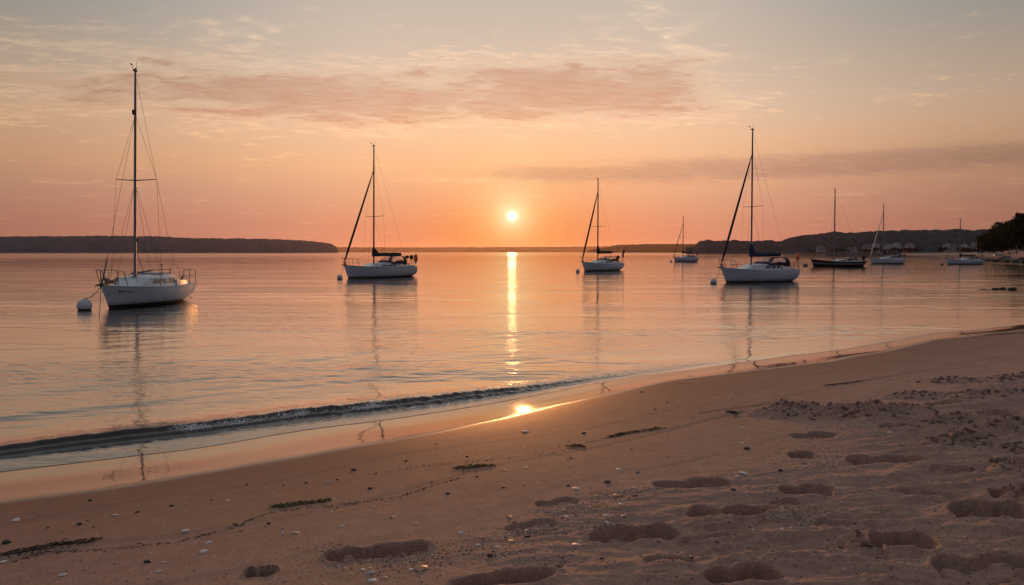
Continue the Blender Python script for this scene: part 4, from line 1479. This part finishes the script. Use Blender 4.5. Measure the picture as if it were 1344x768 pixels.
tree(1304, 300, 5.6, 3.0, 'rounded dark tree at the left end of the shore trees', 11, low=.02)
tree(1316, 268, 5.4, 2.6, 'tree second from the left end of the shore trees', 12, low=.15)
tree(1325, 245, 6.4, 2.7, 'tree with a pale trunk above the light sand slope', 13, True, low=.28)
tree(1334, 236, 7.2, 2.9, 'pale trunked tree leaning over the top of the sand slope', 14, True, low=.30)
tree(1343, 226, 8.4, 3.0, 'tallest tree cut by the right edge of the picture', 15, low=.2)
tree(1354, 216, 9.8, 3.8, 'tree only partly inside the right edge of the picture', 16, low=.1)
tree(1311, 330, 6.0, 3.2, 'bushy tree behind the left end of the shore trees', 17, low=.0)
tree(1329, 300, 6.8, 3.6, 'broad dark tree behind the pale trunked ones', 18, low=.0)
tree(1343, 290, 8.2, 4.2, 'broad dark tree in the back row near the right edge', 19, low=.0)

for i_, (px_, dd_, hh_, rr_t, lb_) in enumerate([(1293, 470, 8.0, 4.6, 'low rounded tree furthest left on the wooded bank'), (1301, 430, 9.5, 5.2, 'tree on the wooded bank above the rounded shore tree'), (1312, 390, 10.5, 5.4, 'tree on the wooded bank, second in its back row'), (1322, 370, 11.0, 5.4, 'tree on the wooded bank behind the pale trunks'), (1333, 350, 12.0, 5.6, 'tall tree on the wooded bank behind the sand slope'), (1345, 330, 12.5, 5.6, 'tree on the wooded bank at the right edge')]):
    tree(px_, dd_, hh_, rr_t, lb_, 40 + i_, low=.0, nleaf=2400, leaf=.6)

# ------------------------------------------------------------------ rocks, dinghies on the far beach


def rock_mesh(mb, c, r_, seed, mat=0, flat=.6):
    rg = np.random.default_rng(seed)
    nu, nv = 14, 9
    k = rg.uniform(.75, 1.3, 3); off_ = rg.uniform(0, 50)
    rings = []
    for j in range(nv + 1):
        t = min(max(math.pi * j / nv, .03), math.pi - .03)
        ring = []
        for i in range(nu):
            a = 2 * math.pi * i / nu
            d = np.array([math.sin(t) * math.cos(a), math.sin(t) * math.sin(a), -math.cos(t)])
            s_ = 1 + .32 * float(gn(d[0] * 1.4 + off_, d[1] * 1.4 + d[2] * 1.1, seed)) + .16 * float(gn(d[0] * 3.5 + off_, d[1] * 3.5 - d[2] * 3, seed + 1))
            ring.append(tuple(np.array(c) + d * s_ * r_ * k * np.array([1, 1, flat])))
        rings.append(ring)
    mb.loft(rings, mat, closed=True)


m_rock = material('weedy_rock', (.022, .022, .018), .8, var=.5, scale=2.5, bump=.03, bump_scale=7)
bw_c = gp(1330, 344)
bwm = MB()
rg = np.random.default_rng(5)
for i in range(150):
    k = rg.uniform(0, 1)
    pxx = 1289 + k * 130
    dd = np.interp(pxx, [1289, 1310, 1344, 1420], [200, 180, 160, 130]) + rg.uniform(-2, 9)
    p = at_dist(pxx, 331, dd)
    rr = rg.uniform(.45, 1.2) * (.5 + .5 * min(1, k * 3))
    rock_mesh(bwm, (p[0] - bw_c[0], p[1] - bw_c[1], rg.uniform(-.1, .35)), rr, 100 + i, flat=.6)
bwm.loft([[(p[0] - bw_c[0] + ox, p[1] - bw_c[1] + oy, oz) for ox, oy, oz in ((-1.5, -2.5, -.6), (-1.0, -1.0, .1), (0, 3.0, .12), (.5, 9.0, .12), (1.0, 12.0, -.6))] for p in [at_dist(k_, 331, float(np.interp(k_, [1289, 1310, 1344, 1420], [200, 180, 160, 130]))) for k_ in range(1289, 1421, 8)]], 0)
bw = bwm.build('rock_breakwater', m_rock)
bw.location = bw_c
tag(bw, 'low dark bank of weed covered boulders at the right, in front of the trees', 'breakwater')
for i, (pxx, pyy, wp_, lb) in enumerate([(1307, 380.3, 7, 'flat dark rock, leftmost of the rocks breaking the water at the right'), (1316, 380, 9, 'dark rounded rock, middle of the rocks breaking the water at the right'), (1329, 380.8, 8, 'dark rock, rightmost of the rocks breaking the water at the right'), (1294, 380.6, 11, 'barely awash flat rock left of the rocks breaking the water')]):
    p = gp(pxx, pyy); d = math.hypot(p[0], p[1])
    rb = MB(); rock_mesh(rb, (0, 0, .0), wp_ / F * d / 2, 300 + i, flat=.62)
    if i == 3:
        rb = MB(); rock_mesh(rb, (0, 0, -.01), wp_ / F * d / 2 * 1.3, 304, flat=.13)
    o = rb.build('rock', m_rock); o.location = p; o.rotation_euler = (0, 0, i * 1.3)
    tag(o, lb, 'rock', 'rocks breaking the water')

m_din = [material('pale_dinghy_paint', (.24, .235, .23), .5), material('grey_dinghy_paint', (.13, .135, .15), .5), material('red_dinghy_paint', (.35, .07, .05), .5)]
for i, (pxx, dd, mi, rz, lb) in enumerate([(1301, 292, 0, .4, 'pale upturned dinghy on the far beach below the rounded tree'), (1311, 262, 0, -.3, 'pale upturned dinghy on the far beach left of the pale trunks'), (1322, 238, 1, .2, 'grey upturned dinghy on the sand under the pale trunked trees'), (1288, 315, 1, -.5, 'grey upturned dinghy on the sand left of the rounded tree')]):
    p = at_dist(pxx, 331, dd); p[2] = far_ground(pxx, dd) - .03
    root = empty('dinghy', p, rz); root.scale = (.75, .75, .75); tag(root, lb, 'dinghy', 'dinghies pulled up on the far beach')
    db = MB(); rr = []
    for k in np.linspace(0, 1, 11):
        w = .68 * (1 - (1 - min(1, k / .5)) ** 2.2) ** .8 * (1 if k < .5 else 1 - .22 * ((k - .5) / .5) ** 2) + .02
        rr.append([(1.6 - 3.2 * k, w * math.cos(a), .60 * (.75 + .25 * min(1, k * 3)) * max(0, math.sin(a)) ** .8) for a in np.linspace(0, math.pi, 11)])
    db.loft(rr, 0); db.build('hull', m_din[mi], root)
    kb = MB(); kb.box((0, 0, .62), (2.6, .05, .07)); kb.build('keel', m_trunk, root)

# ------------------------------------------------------------------ pebbles, shells, weed on the sand
m_shell = [material('white_shell', (.78, .72, .67), .5, var=.25, scale=30), material('orange_shell', (.52, .27, .15), .5, var=.3, scale=30), material('grey_shell', (.46, .42, .41), .55, var=.25, scale=30)]
m_peb = [material('dark_pebble', (.025, .020, .018), .6, var=.4, scale=20), material('brown_pebble', (.10, .060, .045), .7, var=.4, scale=20), material('slate_pebble', (.12, .13, .16), .6, var=.3, scale=20)]


def shell_mesh(seed):
    rg = np.random.default_rng(seed)
    mb = MB(); rows = []
    n, m_ = 8, 15
    el_ = rg.uniform(.75, 1.0)
    for i in range(n):
        k = i / (n - 1)
        row = []
        for j in range(m_):
            a = lerp(-1.25, 1.25, j / (m_ - 1))
            rr = k * (1 + .05 * math.cos(j * math.pi)) * (1 - .14 * abs(a) ** 2)
            zz_ = .42 * math.sin(min(1, .15 + k) * math.pi * .62) * math.cos(a * .9) * (1 - k * .55) + .02 * math.cos(j * math.pi) * k
            row.append((rr * math.cos(a) - .45, rr * math.sin(a) * el_, zz_ - .02))
        rows.append(row)
    mb.loft(rows, 0, caps=False)
    edge_ = rows[-1]
    mb.add(edge_ + [(x, y, z - .05) for x, y, z in edge_], [(j, j + 1, m_ + j + 1, m_ + j) for j in range(m_ - 1)])
    return mb


def cut_mesh(mb, mat, name):
    o = mb.build(name, mat)
    me = o.data
    bpy.data.objects.remove(o)
    return me


SHELLS = [[cut_mesh(shell_mesh(40 + i), m, 'shell') for i in range(2)] for m in m_shell]
PEBS = []
for m in m_peb:
    row = []
    for i in range(3):
        mb = MB(); rock_mesh(mb, (0, 0, 0), .5, 60 + i, flat=.55)
        row.append(cut_mesh(mb, m, 'pebble'))
    PEBS.append(row)


def put(px_, py_, wpx, kind, var, label, cat, group):
    p = on_sand(px_, py_)
    d = math.hypot(math.hypot(p[0], p[1]), CAM_H - p[2])
    size = max(wpx / F * d, .006)
    me = (SHELLS if kind == 's' else PEBS)[var][random.randrange(2 if kind == 's' else 3)]
    o = bpy.data.objects.new('shell' if kind == 's' else 'pebble', me)
    xa_, ya_ = np.array([p[0]]), np.array([p[1]])
    z_ = float(sand_z(xa_, ya_)[0][0])
    s_ = size * (.80 if kind == 's' else .80)
    o.scale = (s_, s_ * random.uniform(.7, 1), s_ * random.uniform(.6, 1.0))
    o.location = (p[0], p[1], z_ + (.0 if kind == 's' else .08 * s_))
    o.rotation_euler = (random.uniform(-.15, .15), random.uniform(-.15, .15), random.uniform(0, 6.28))
    COL.objects.link(o)
    tag(o, label, cat, group)
    return o


DARK = [(119, 659, 7), (225, 666, 6), (180, 674, 8), (105, 690, 8), (115, 685, 5), (123, 694, 5), (9, 715, 14), (194, 738, 10), (278, 658, 6), (324, 638, 5), (372, 638, 5), (402, 635, 5), (443, 631, 4), (310, 690, 6), (353, 688, 7),
        (465, 618, 9), (573, 585, 4), (533, 606, 5), (613, 601, 5), (626, 627, 5), (588, 649, 7), (567, 634, 4), (486, 643, 9), (660, 641, 6), (746, 638, 8), (734, 587, 4), (747, 581, 4), (750, 603, 4),
        (842, 516, 4), (860, 539, 5), (962, 543, 9), (876, 530, 4), (829, 591, 4), (980, 590, 9), (749, 602, 4), (962, 647, 9), (869, 689, 7), (1024, 619, 8), (834, 651, 10), (766, 570, 7), (692, 705, 11)]
BROWN = [(797, 634, 15), (643, 730, 11), (732, 750, 11), (1012, 727, 7), (1310, 680, 8), (908, 733, 7), (790, 735, 7), (560, 770, 8), (1022, 690, 6), (940, 640, 6)]
PALE = [(21, 685, 10), (151, 678, 8), (242, 664, 8), (243, 699, 11), (267, 724, 10), (274, 712, 8), (389, 699, 9), (83, 756, 9), (370, 700, 6), (208, 750, 7), (4, 739, 8), (357, 647, 4), (299, 658, 5), (432, 635, 7),
        (547, 687, 8), (491, 666, 5), (449, 690, 7), (605, 699, 8), (627, 715, 7), (476, 748, 8), (486, 753, 13), (539, 748, 8), (662, 618, 6), (691, 615, 6), (744, 679, 7), (600, 595, 4), (642, 602, 5), (682, 599, 4),
        (812, 618, 9), (968, 627, 7), (974, 562, 6), (815, 663, 8), (797, 685, 8), (819, 681, 8), (833, 641, 7), (908, 729, 6), (871, 618, 6), (966, 606, 6), (756, 642, 10), (989, 701, 5), (959, 570, 5), (974, 582, 5), (489, 762, 11), (1026, 697, 6), (1145, 565, 5), (1098, 575, 5), (1168, 570, 6), (1090, 607, 6)]
ORANGE = [(515, 679, 9), (506, 760, 12), (670, 679, 9), (809, 651, 12), (452, 747, 7), (425, 767, 6), (735, 597, 5), (748, 613, 6)]
for p in DARK:
    put(*p, 'p', 0, 'small dark pebble on the smooth sand', 'pebble', 'dark pebbles strewn on the sand')
for p in BROWN:
    put(*p, 'p', 1, 'flat brown pebble lying on the sand', 'pebble', 'brown pebbles on the sand')
for p in PALE:
    put(*p, 's', random.choice((0, 0, 2)), 'small pale shell lying on the sand', 'shell', 'pale shells strewn on the sand')
for p in ORANGE:
    put(*p, 's', 1, 'small orange tinted shell lying on the sand', 'shell', 'orange shells on the sand')
put(554, 747, 20, 's', 1, 'largest shell, ribbed and orange tinted, below the lumpy footprint at the bottom', 'shell', None)
put(756, 717, 13, 's', 0, 'bright white shell between two footprints at the bottom centre', 'shell', None)
put(689, 569, 12, 's', 0, 'long pale shell on the wet edge below the sun\'s reflection', 'shell', None)
put(976, 623, 13, 's', 0, 'broad white shell above the long footprint at the right', 'shell', None)
put(796, 678, 12, 's', 2, 'rounded grey white shell in the grit left of the footprints', 'shell', None)
put(653, 718, 9, 's', 2, 'pale round shell beside the shell grit at the bottom centre', 'shell', None)
put(671, 711, 12, 's', 1, 'orange broken shell beside a wet dark pebble at the bottom centre', 'shell', None)
put(837, 621, 8, 'p', 2, 'blue grey pebble on smooth sand above the footprints', 'pebble', None)
rg = np.random.default_rng(21)
cnt = 0
while cnt < 150:
    pxx = rg.uniform(0, 1344); pyy = rg.uniform(520, 766)
    w_ = on_sand(pxx, pyy)
    _, s0, _t = base_z(w_[0], w_[1])
    if s0 < 1.9 or rg.uniform() > (1.0 if s0 < 6.2 else .5):
        continue
    k = rg.uniform()
    sz = rg.uniform(2.0, 4.2) * (.6 + .6 * (pyy - 520) / 250)
    if k < .5:
        put(pxx, pyy, sz, 's', int(rg.choice([0, 0, 2, 1])), 'tiny shell fragment on the sand', 'shell fragment', 'tiny shell fragments on the sand')
    else:
        put(pxx, pyy, sz, 'p', int(rg.choice([0, 0, 1])), 'tiny dark stone on the sand', 'stone', 'tiny dark stones on the sand')
    cnt += 1

# grit: uncountable crumbs, in the strand lines and the trodden sand


def crumbs(name, pts, sizes, mats, midx, flat=.6):
    n_ = len(pts)
    base_v = np.array([(1, 0, 0), (0, 1, 0), (-1, 0, 0), (0, -1, 0), (0, 0, 1), (0, 0, -.6)], float)
    fcs = np.array([(0, 1, 4), (1, 2, 4), (2, 3, 4), (3, 0, 4), (1, 0, 5), (2, 1, 5), (3, 2, 5), (0, 3, 5)])
    rg = np.random.default_rng(77)
    a = rg.uniform(0, 6.28, n_); ca, sa = np.cos(a), np.sin(a)
    jit = rg.uniform(.6, 1.3, (n_, 6, 3))
    V = base_v[None] * jit * sizes[:, None, None] * .5
    V[:, :, 2] *= flat; V[:, :, 0] *= rg.uniform(.8, 1.7, n_)[:, None]
    Vx = V[:, :, 0] * ca[:, None] - V[:, :, 1] * sa[:, None]; Vy = V[:, :, 0] * sa[:, None] + V[:, :, 1] * ca[:, None]
    V[:, :, 0], V[:, :, 1] = Vx, Vy
    V += pts[:, None, :]
    Fc = (fcs[None] + (np.arange(n_) * 6)[:, None, None]).reshape(-1, 3)
    me = bpy.data.meshes.new(name)
    me.from_pydata(V.reshape(-1, 3).tolist(), [], Fc.tolist())
    for m in mats:
        me.materials.append(m)
    me.polygons.foreach_set('material_index', np.repeat(midx, 8).astype(np.int32))
    o = bpy.data.objects.new(name, me); COL.objects.link(o)
    return o


def ground_pts(xs, ys):
    z_ = sand_z(xs.copy(), ys.copy())[0]
    return np.stack([xs, ys, z_], 1)


rg = np.random.default_rng(33)
xs, ys, szs = [], [], []
for (pa, pb, n_, spread) in [((410, 720), (560, 748), 900, 26), ((540, 742), (720, 690), 1300, 22), ((690, 690), (820, 650), 1100, 20), ((800, 655), (960, 628), 700, 12), ((1030, 600), (1100, 618), 1100, 20), ((1050, 578), (1120, 600), 900, 16), ((1090, 560), (1240, 572), 700, 10), ((990, 640), (1060, 690), 500, 26), ((0, 765), (420, 750), 250, 30), ((1180, 545), (1340, 556), 600, 12), ((720, 700), (800, 690), 600, 22), ((620, 725), (760, 735), 500, 24), ((1000, 690), (1340, 700), 700, 70), ((800, 760), (1340, 750), 500, 60)]:
    for _ in range(n_):
        k = rg.uniform()
        w_ = on_sand(lerp(pa[0], pb[0], k) + rg.normal() * spread * .8, min(lerp(pa[1], pb[1], k) + rg.normal() * spread * .42, 800))
        xs.append(w_[0]); ys.append(w_[1]); szs.append(.0035 + .011 * rg.uniform() ** 3)
P_ = ground_pts(np.array(xs), np.array(ys))
mi = rg.choice(4, len(P_), p=[.40, .36, .17, .07])
tag(crumbs('shell_grit', P_, np.array(szs), [m_peb[0], m_peb[1], m_shell[0], m_shell[1]], mi), kind='stuff')

# strand lines: thin dark litter left along the last wash lines
xs, ys, szs = [], [], []
for pts_, n_, sp_ in [([(20, 738), (60, 727), (150, 722), (235, 712), (310, 692), (360, 673), (440, 665), (525, 652), (560, 641), (605, 628)], 800, .022), ([(0, 733), (40, 728), (90, 718), (130, 712)], 220, .03),
                      ([(480, 625), (560, 612), (640, 605), (720, 598), (790, 577), (830, 570), (880, 563), (960, 542)], 420, .03), ([(798, 576), (830, 569), (872, 562)], 420, .02), ([(920, 543), (960, 538), (1010, 531), (1060, 527)], 480, .025), ([(1150, 497), (1220, 487), (1300, 480)], 240, .04), ([(1080, 508), (1130, 500), (1160, 497)], 160, .03), ([(955, 530), (975, 515), (1010, 508)], 80, .02), ([(1220, 447), (1290, 443), (1344, 438)], 420, .06), ([(880, 506), (905, 504)], 60, .02), ([(1085, 506), (1112, 504)], 120, .03)]:
    for _ in range(n_):
        k = rg.uniform(0, len(pts_) - 1.001); i = int(k); k -= i
        w_ = on_sand(lerp(pts_[i][0], pts_[i + 1][0], k), lerp(pts_[i][1], pts_[i + 1][1], k))
        xs.append(w_[0] + rg.normal() * sp_ * .5); ys.append(w_[1] + rg.normal() * sp_); szs.append(.006 + .016 * rg.uniform() ** 2)
m_wrack = material('dark_wrack', (.06, .040, .026), .9, var=.5, scale=12)
P_ = ground_pts(np.array(xs), np.array(ys))
tag(crumbs('strand_litter', P_, np.array(szs), [m_wrack], np.zeros(len(P_), int), .35), kind='stuff')

m_alg = [material('olive_seaweed', (.13, .11, .025), .7, var=.5, scale=25), material('brown_seaweed', (.095, .058, .030), .7, var=.5, scale=25)]


def seaweed(path, wid, n_, label, mi_=0, seed=1):
    rg = np.random.default_rng(seed)
    W = [on_sand(*p) for p in path]
    c = np.mean([w_ for w_ in W], 0)
    c[2] = float(sand_z(np.array([c[0]]), np.array([c[1]]))[0][0])
    mb = MB()
    P0 = []
    for _ in range(int(n_ * .62)):
        k = rg.uniform(0, len(W) - 1.001); i = int(k); k -= i
        fade = .12 + .88 * (1 - abs(2 * (i + k) / (len(W) - 1) - 1)) ** .8 * (.55 + .45 * math.sin((i + k) * 5.0 + seed))
        if rg.uniform() > .35 + fade:
            continue
        stray = 3.2 if rg.uniform() < .16 else .75
        P0.append(lerp(W[i], W[i + 1], k) + np.array([rg.normal() * wid * 1.2, (rg.normal() * fade * stray + .55 * math.sin((i + k) * 4.1 + seed * 2)) * wid, 0]))
    P0 = np.array(P0)
    z0 = sand_z(P0[:, 0].copy(), P0[:, 1].copy())[0]
    for p, zz_ in zip(P0, z0):
        a = rg.normal() * .7; l = rg.uniform(.02, .07); r_ = rg.uniform(.0025, .005)
        p = np.array([p[0] - c[0], p[1] - c[1], zz_ - c[2] + rg.uniform(.001, .007)])
        d = np.array([math.cos(a), math.sin(a), 0]) * l
        mb.tube([p - d * .5, p + [0, 0, rg.uniform(.0, .014)] + np.array([-d[1], d[0], 0]) * rg.normal() * .2, p + d * .5 + [0, 0, rg.uniform(-.006, .008)]], [r_ * .7, r_, r_ * .5], 4, flat=1.6)
    o = mb.build('seaweed_clump', [m_alg[mi_]])
    o.location = c
    tag(o, label, 'seaweed', 'seaweed clumps on the sand')


seaweed([(362, 667), (380, 665), (400, 662), (430, 659)], .022, 260, 'olive seaweed clump, the greenest, on smooth sand in the lower left', 0, 1)
seaweed([(0, 731), (30, 727), (60, 720), (95, 716), (130, 711)], .016, 260, 'long brown strip of seaweed at the left edge of the sand', 1, 2)
seaweed([(597, 616), (615, 615), (630, 614), (647, 612)], .018, 170, 'small olive seaweed clump below the wet edge, left of centre', 0, 3)
seaweed([(745, 588), (756, 587), (766, 588)], .012, 50, 'tiny dark seaweed scrap right of the sun\'s reflection', 1, 4)
seaweed([(800, 574), (820, 570), (845, 566), (872, 562)], .012, 150, 'thin brown seaweed strip below the water\'s edge at the centre right', 1, 5)
seaweed([(1085, 508), (1110, 504), (1132, 501)], .02, 90, 'dark seaweed strip left on the upper sand at the right', 1, 6)
seaweed([(955, 543), (963, 542), (968, 544)], .014, 50, 'dark seaweed knot beside the heap of dug sand', 1, 7)
seaweed([(1290, 441), (1320, 439), (1344, 437)], .05, 160, 'dark seaweed streak near the water at the right edge', 1, 8)

# clods of damp sand thrown up round the dug heaps
rg = np.random.default_rng(91)
xs, ys, szs = [], [], []
for (cx, cy, rx, ry, h_, ro) in heaps:
    n_ = int(60 + 900 * min(rx, 1.2) * .5)
    xs += list(cx + rg.normal(size=n_) * rx * .62); ys += list(cy + rg.normal(size=n_) * ry * .75)
    szs += list(.008 + .030 * rg.uniform(size=n_) ** 3 * (cy / 6 + .4))
for (cx, cy, L_, W_, dep, an, lm, fl) in prints:
    n_ = int(12 + 60 * lm)
    xs += list(cx + rg.normal(size=n_) * L_ * .5); ys += list(cy + rg.normal(size=n_) * W_ * .55)
    szs += list(.004 + .014 * rg.uniform(size=n_) ** 2.5)
m_clod, t, b, q = principled('damp_sand_clod')
co = q.node('ShaderNodeTexCoord').outputs['Object']
q.put(b.inputs['Base Color'], q.mix(q.noise(co, 30, 4, .6), (.15, .092, .070), (.25, .160, .125)))
b.inputs['Roughness'].default_value = .95
P_ = ground_pts(np.array(xs), np.array(ys))
tag(crumbs('sand_clods', P_, np.array(szs), [m_clod], np.zeros(len(P_), int), .75), kind='stuff')

# shrubs and small trees between the far houses: one built, the others are copies
m_bush = foliage_mat('shore_shrub_leaves', (.008, .011, .010), (.026, .030, .022), .5)
rg = np.random.default_rng(64)
spots = []
for k in range(34):
    pxx = rg.choice([rg.uniform(1062, 1128), rg.uniform(1130, 1206), rg.uniform(1234, 1296), rg.uniform(930, 1060)], p=[.2, .4, .3, .1])
    spots.append((pxx, rg.uniform(868, 896), rg.uniform(2.4, 5.2)))
proto = None
for pxx, dd, hh in spots:
    if proto is None:
        n_ = 420
        root = empty('shore_tree', (0, 0, 0))
        tk = MB(); tk.tube([(0, 0, -.5), (.05, 0, .5), (0, .05, 1.0)], [.05, .035, .012], 6); tk.build('trunk', m_trunk, root)
        cl = rg.normal(size=(12, 3)) * [.30, .30, .20] + [0, 0, .62]
        C_ = cl[rg.integers(0, 12, n_)]
        dv = rg.normal(size=(n_, 3)); dv /= np.linalg.norm(dv, axis=1)[:, None]
        P_ = C_ + dv * (.24 * rg.uniform(.3, 1.1, n_) ** .6)[:, None]
        a1 = rg.normal(size=(n_, 3)); a1 /= np.linalg.norm(a1, axis=1)[:, None]
        a2 = np.cross(a1, rg.normal(size=(n_, 3))); a2 /= np.linalg.norm(a2, axis=1)[:, None]
        V = np.concatenate([P_ - a1 * .11, P_ + a2 * .07, P_ + a1 * .11, P_ - a2 * .07], 1).reshape(-1, 3)
        me = bpy.data.meshes.new('crown'); me.from_pydata(V.tolist(), [], np.arange(n_ * 4).reshape(-1, 4).tolist()); me.materials.append(m_bush)
        o = bpy.data.objects.new('crown', me); COL.objects.link(o); o.parent = root
        tag(root, 'small dark tree among the houses on the far shore', 'tree', 'small trees among the far houses')
        proto = root; new = root
    else:
        new = proto.copy(); COL.objects.link(new)
        for ch in list(proto.children):
            c_ = ch.copy(); COL.objects.link(c_); c_.parent = new
    p = at_dist(pxx, 331, dd)
    new.location = (p[0], p[1], 1.2)
    w_ = rg.uniform(.9, 1.5)
    new.scale = (hh * w_, hh * w_, hh)
    new.rotation_euler = (0, 0, rg.uniform(0, 6.28))
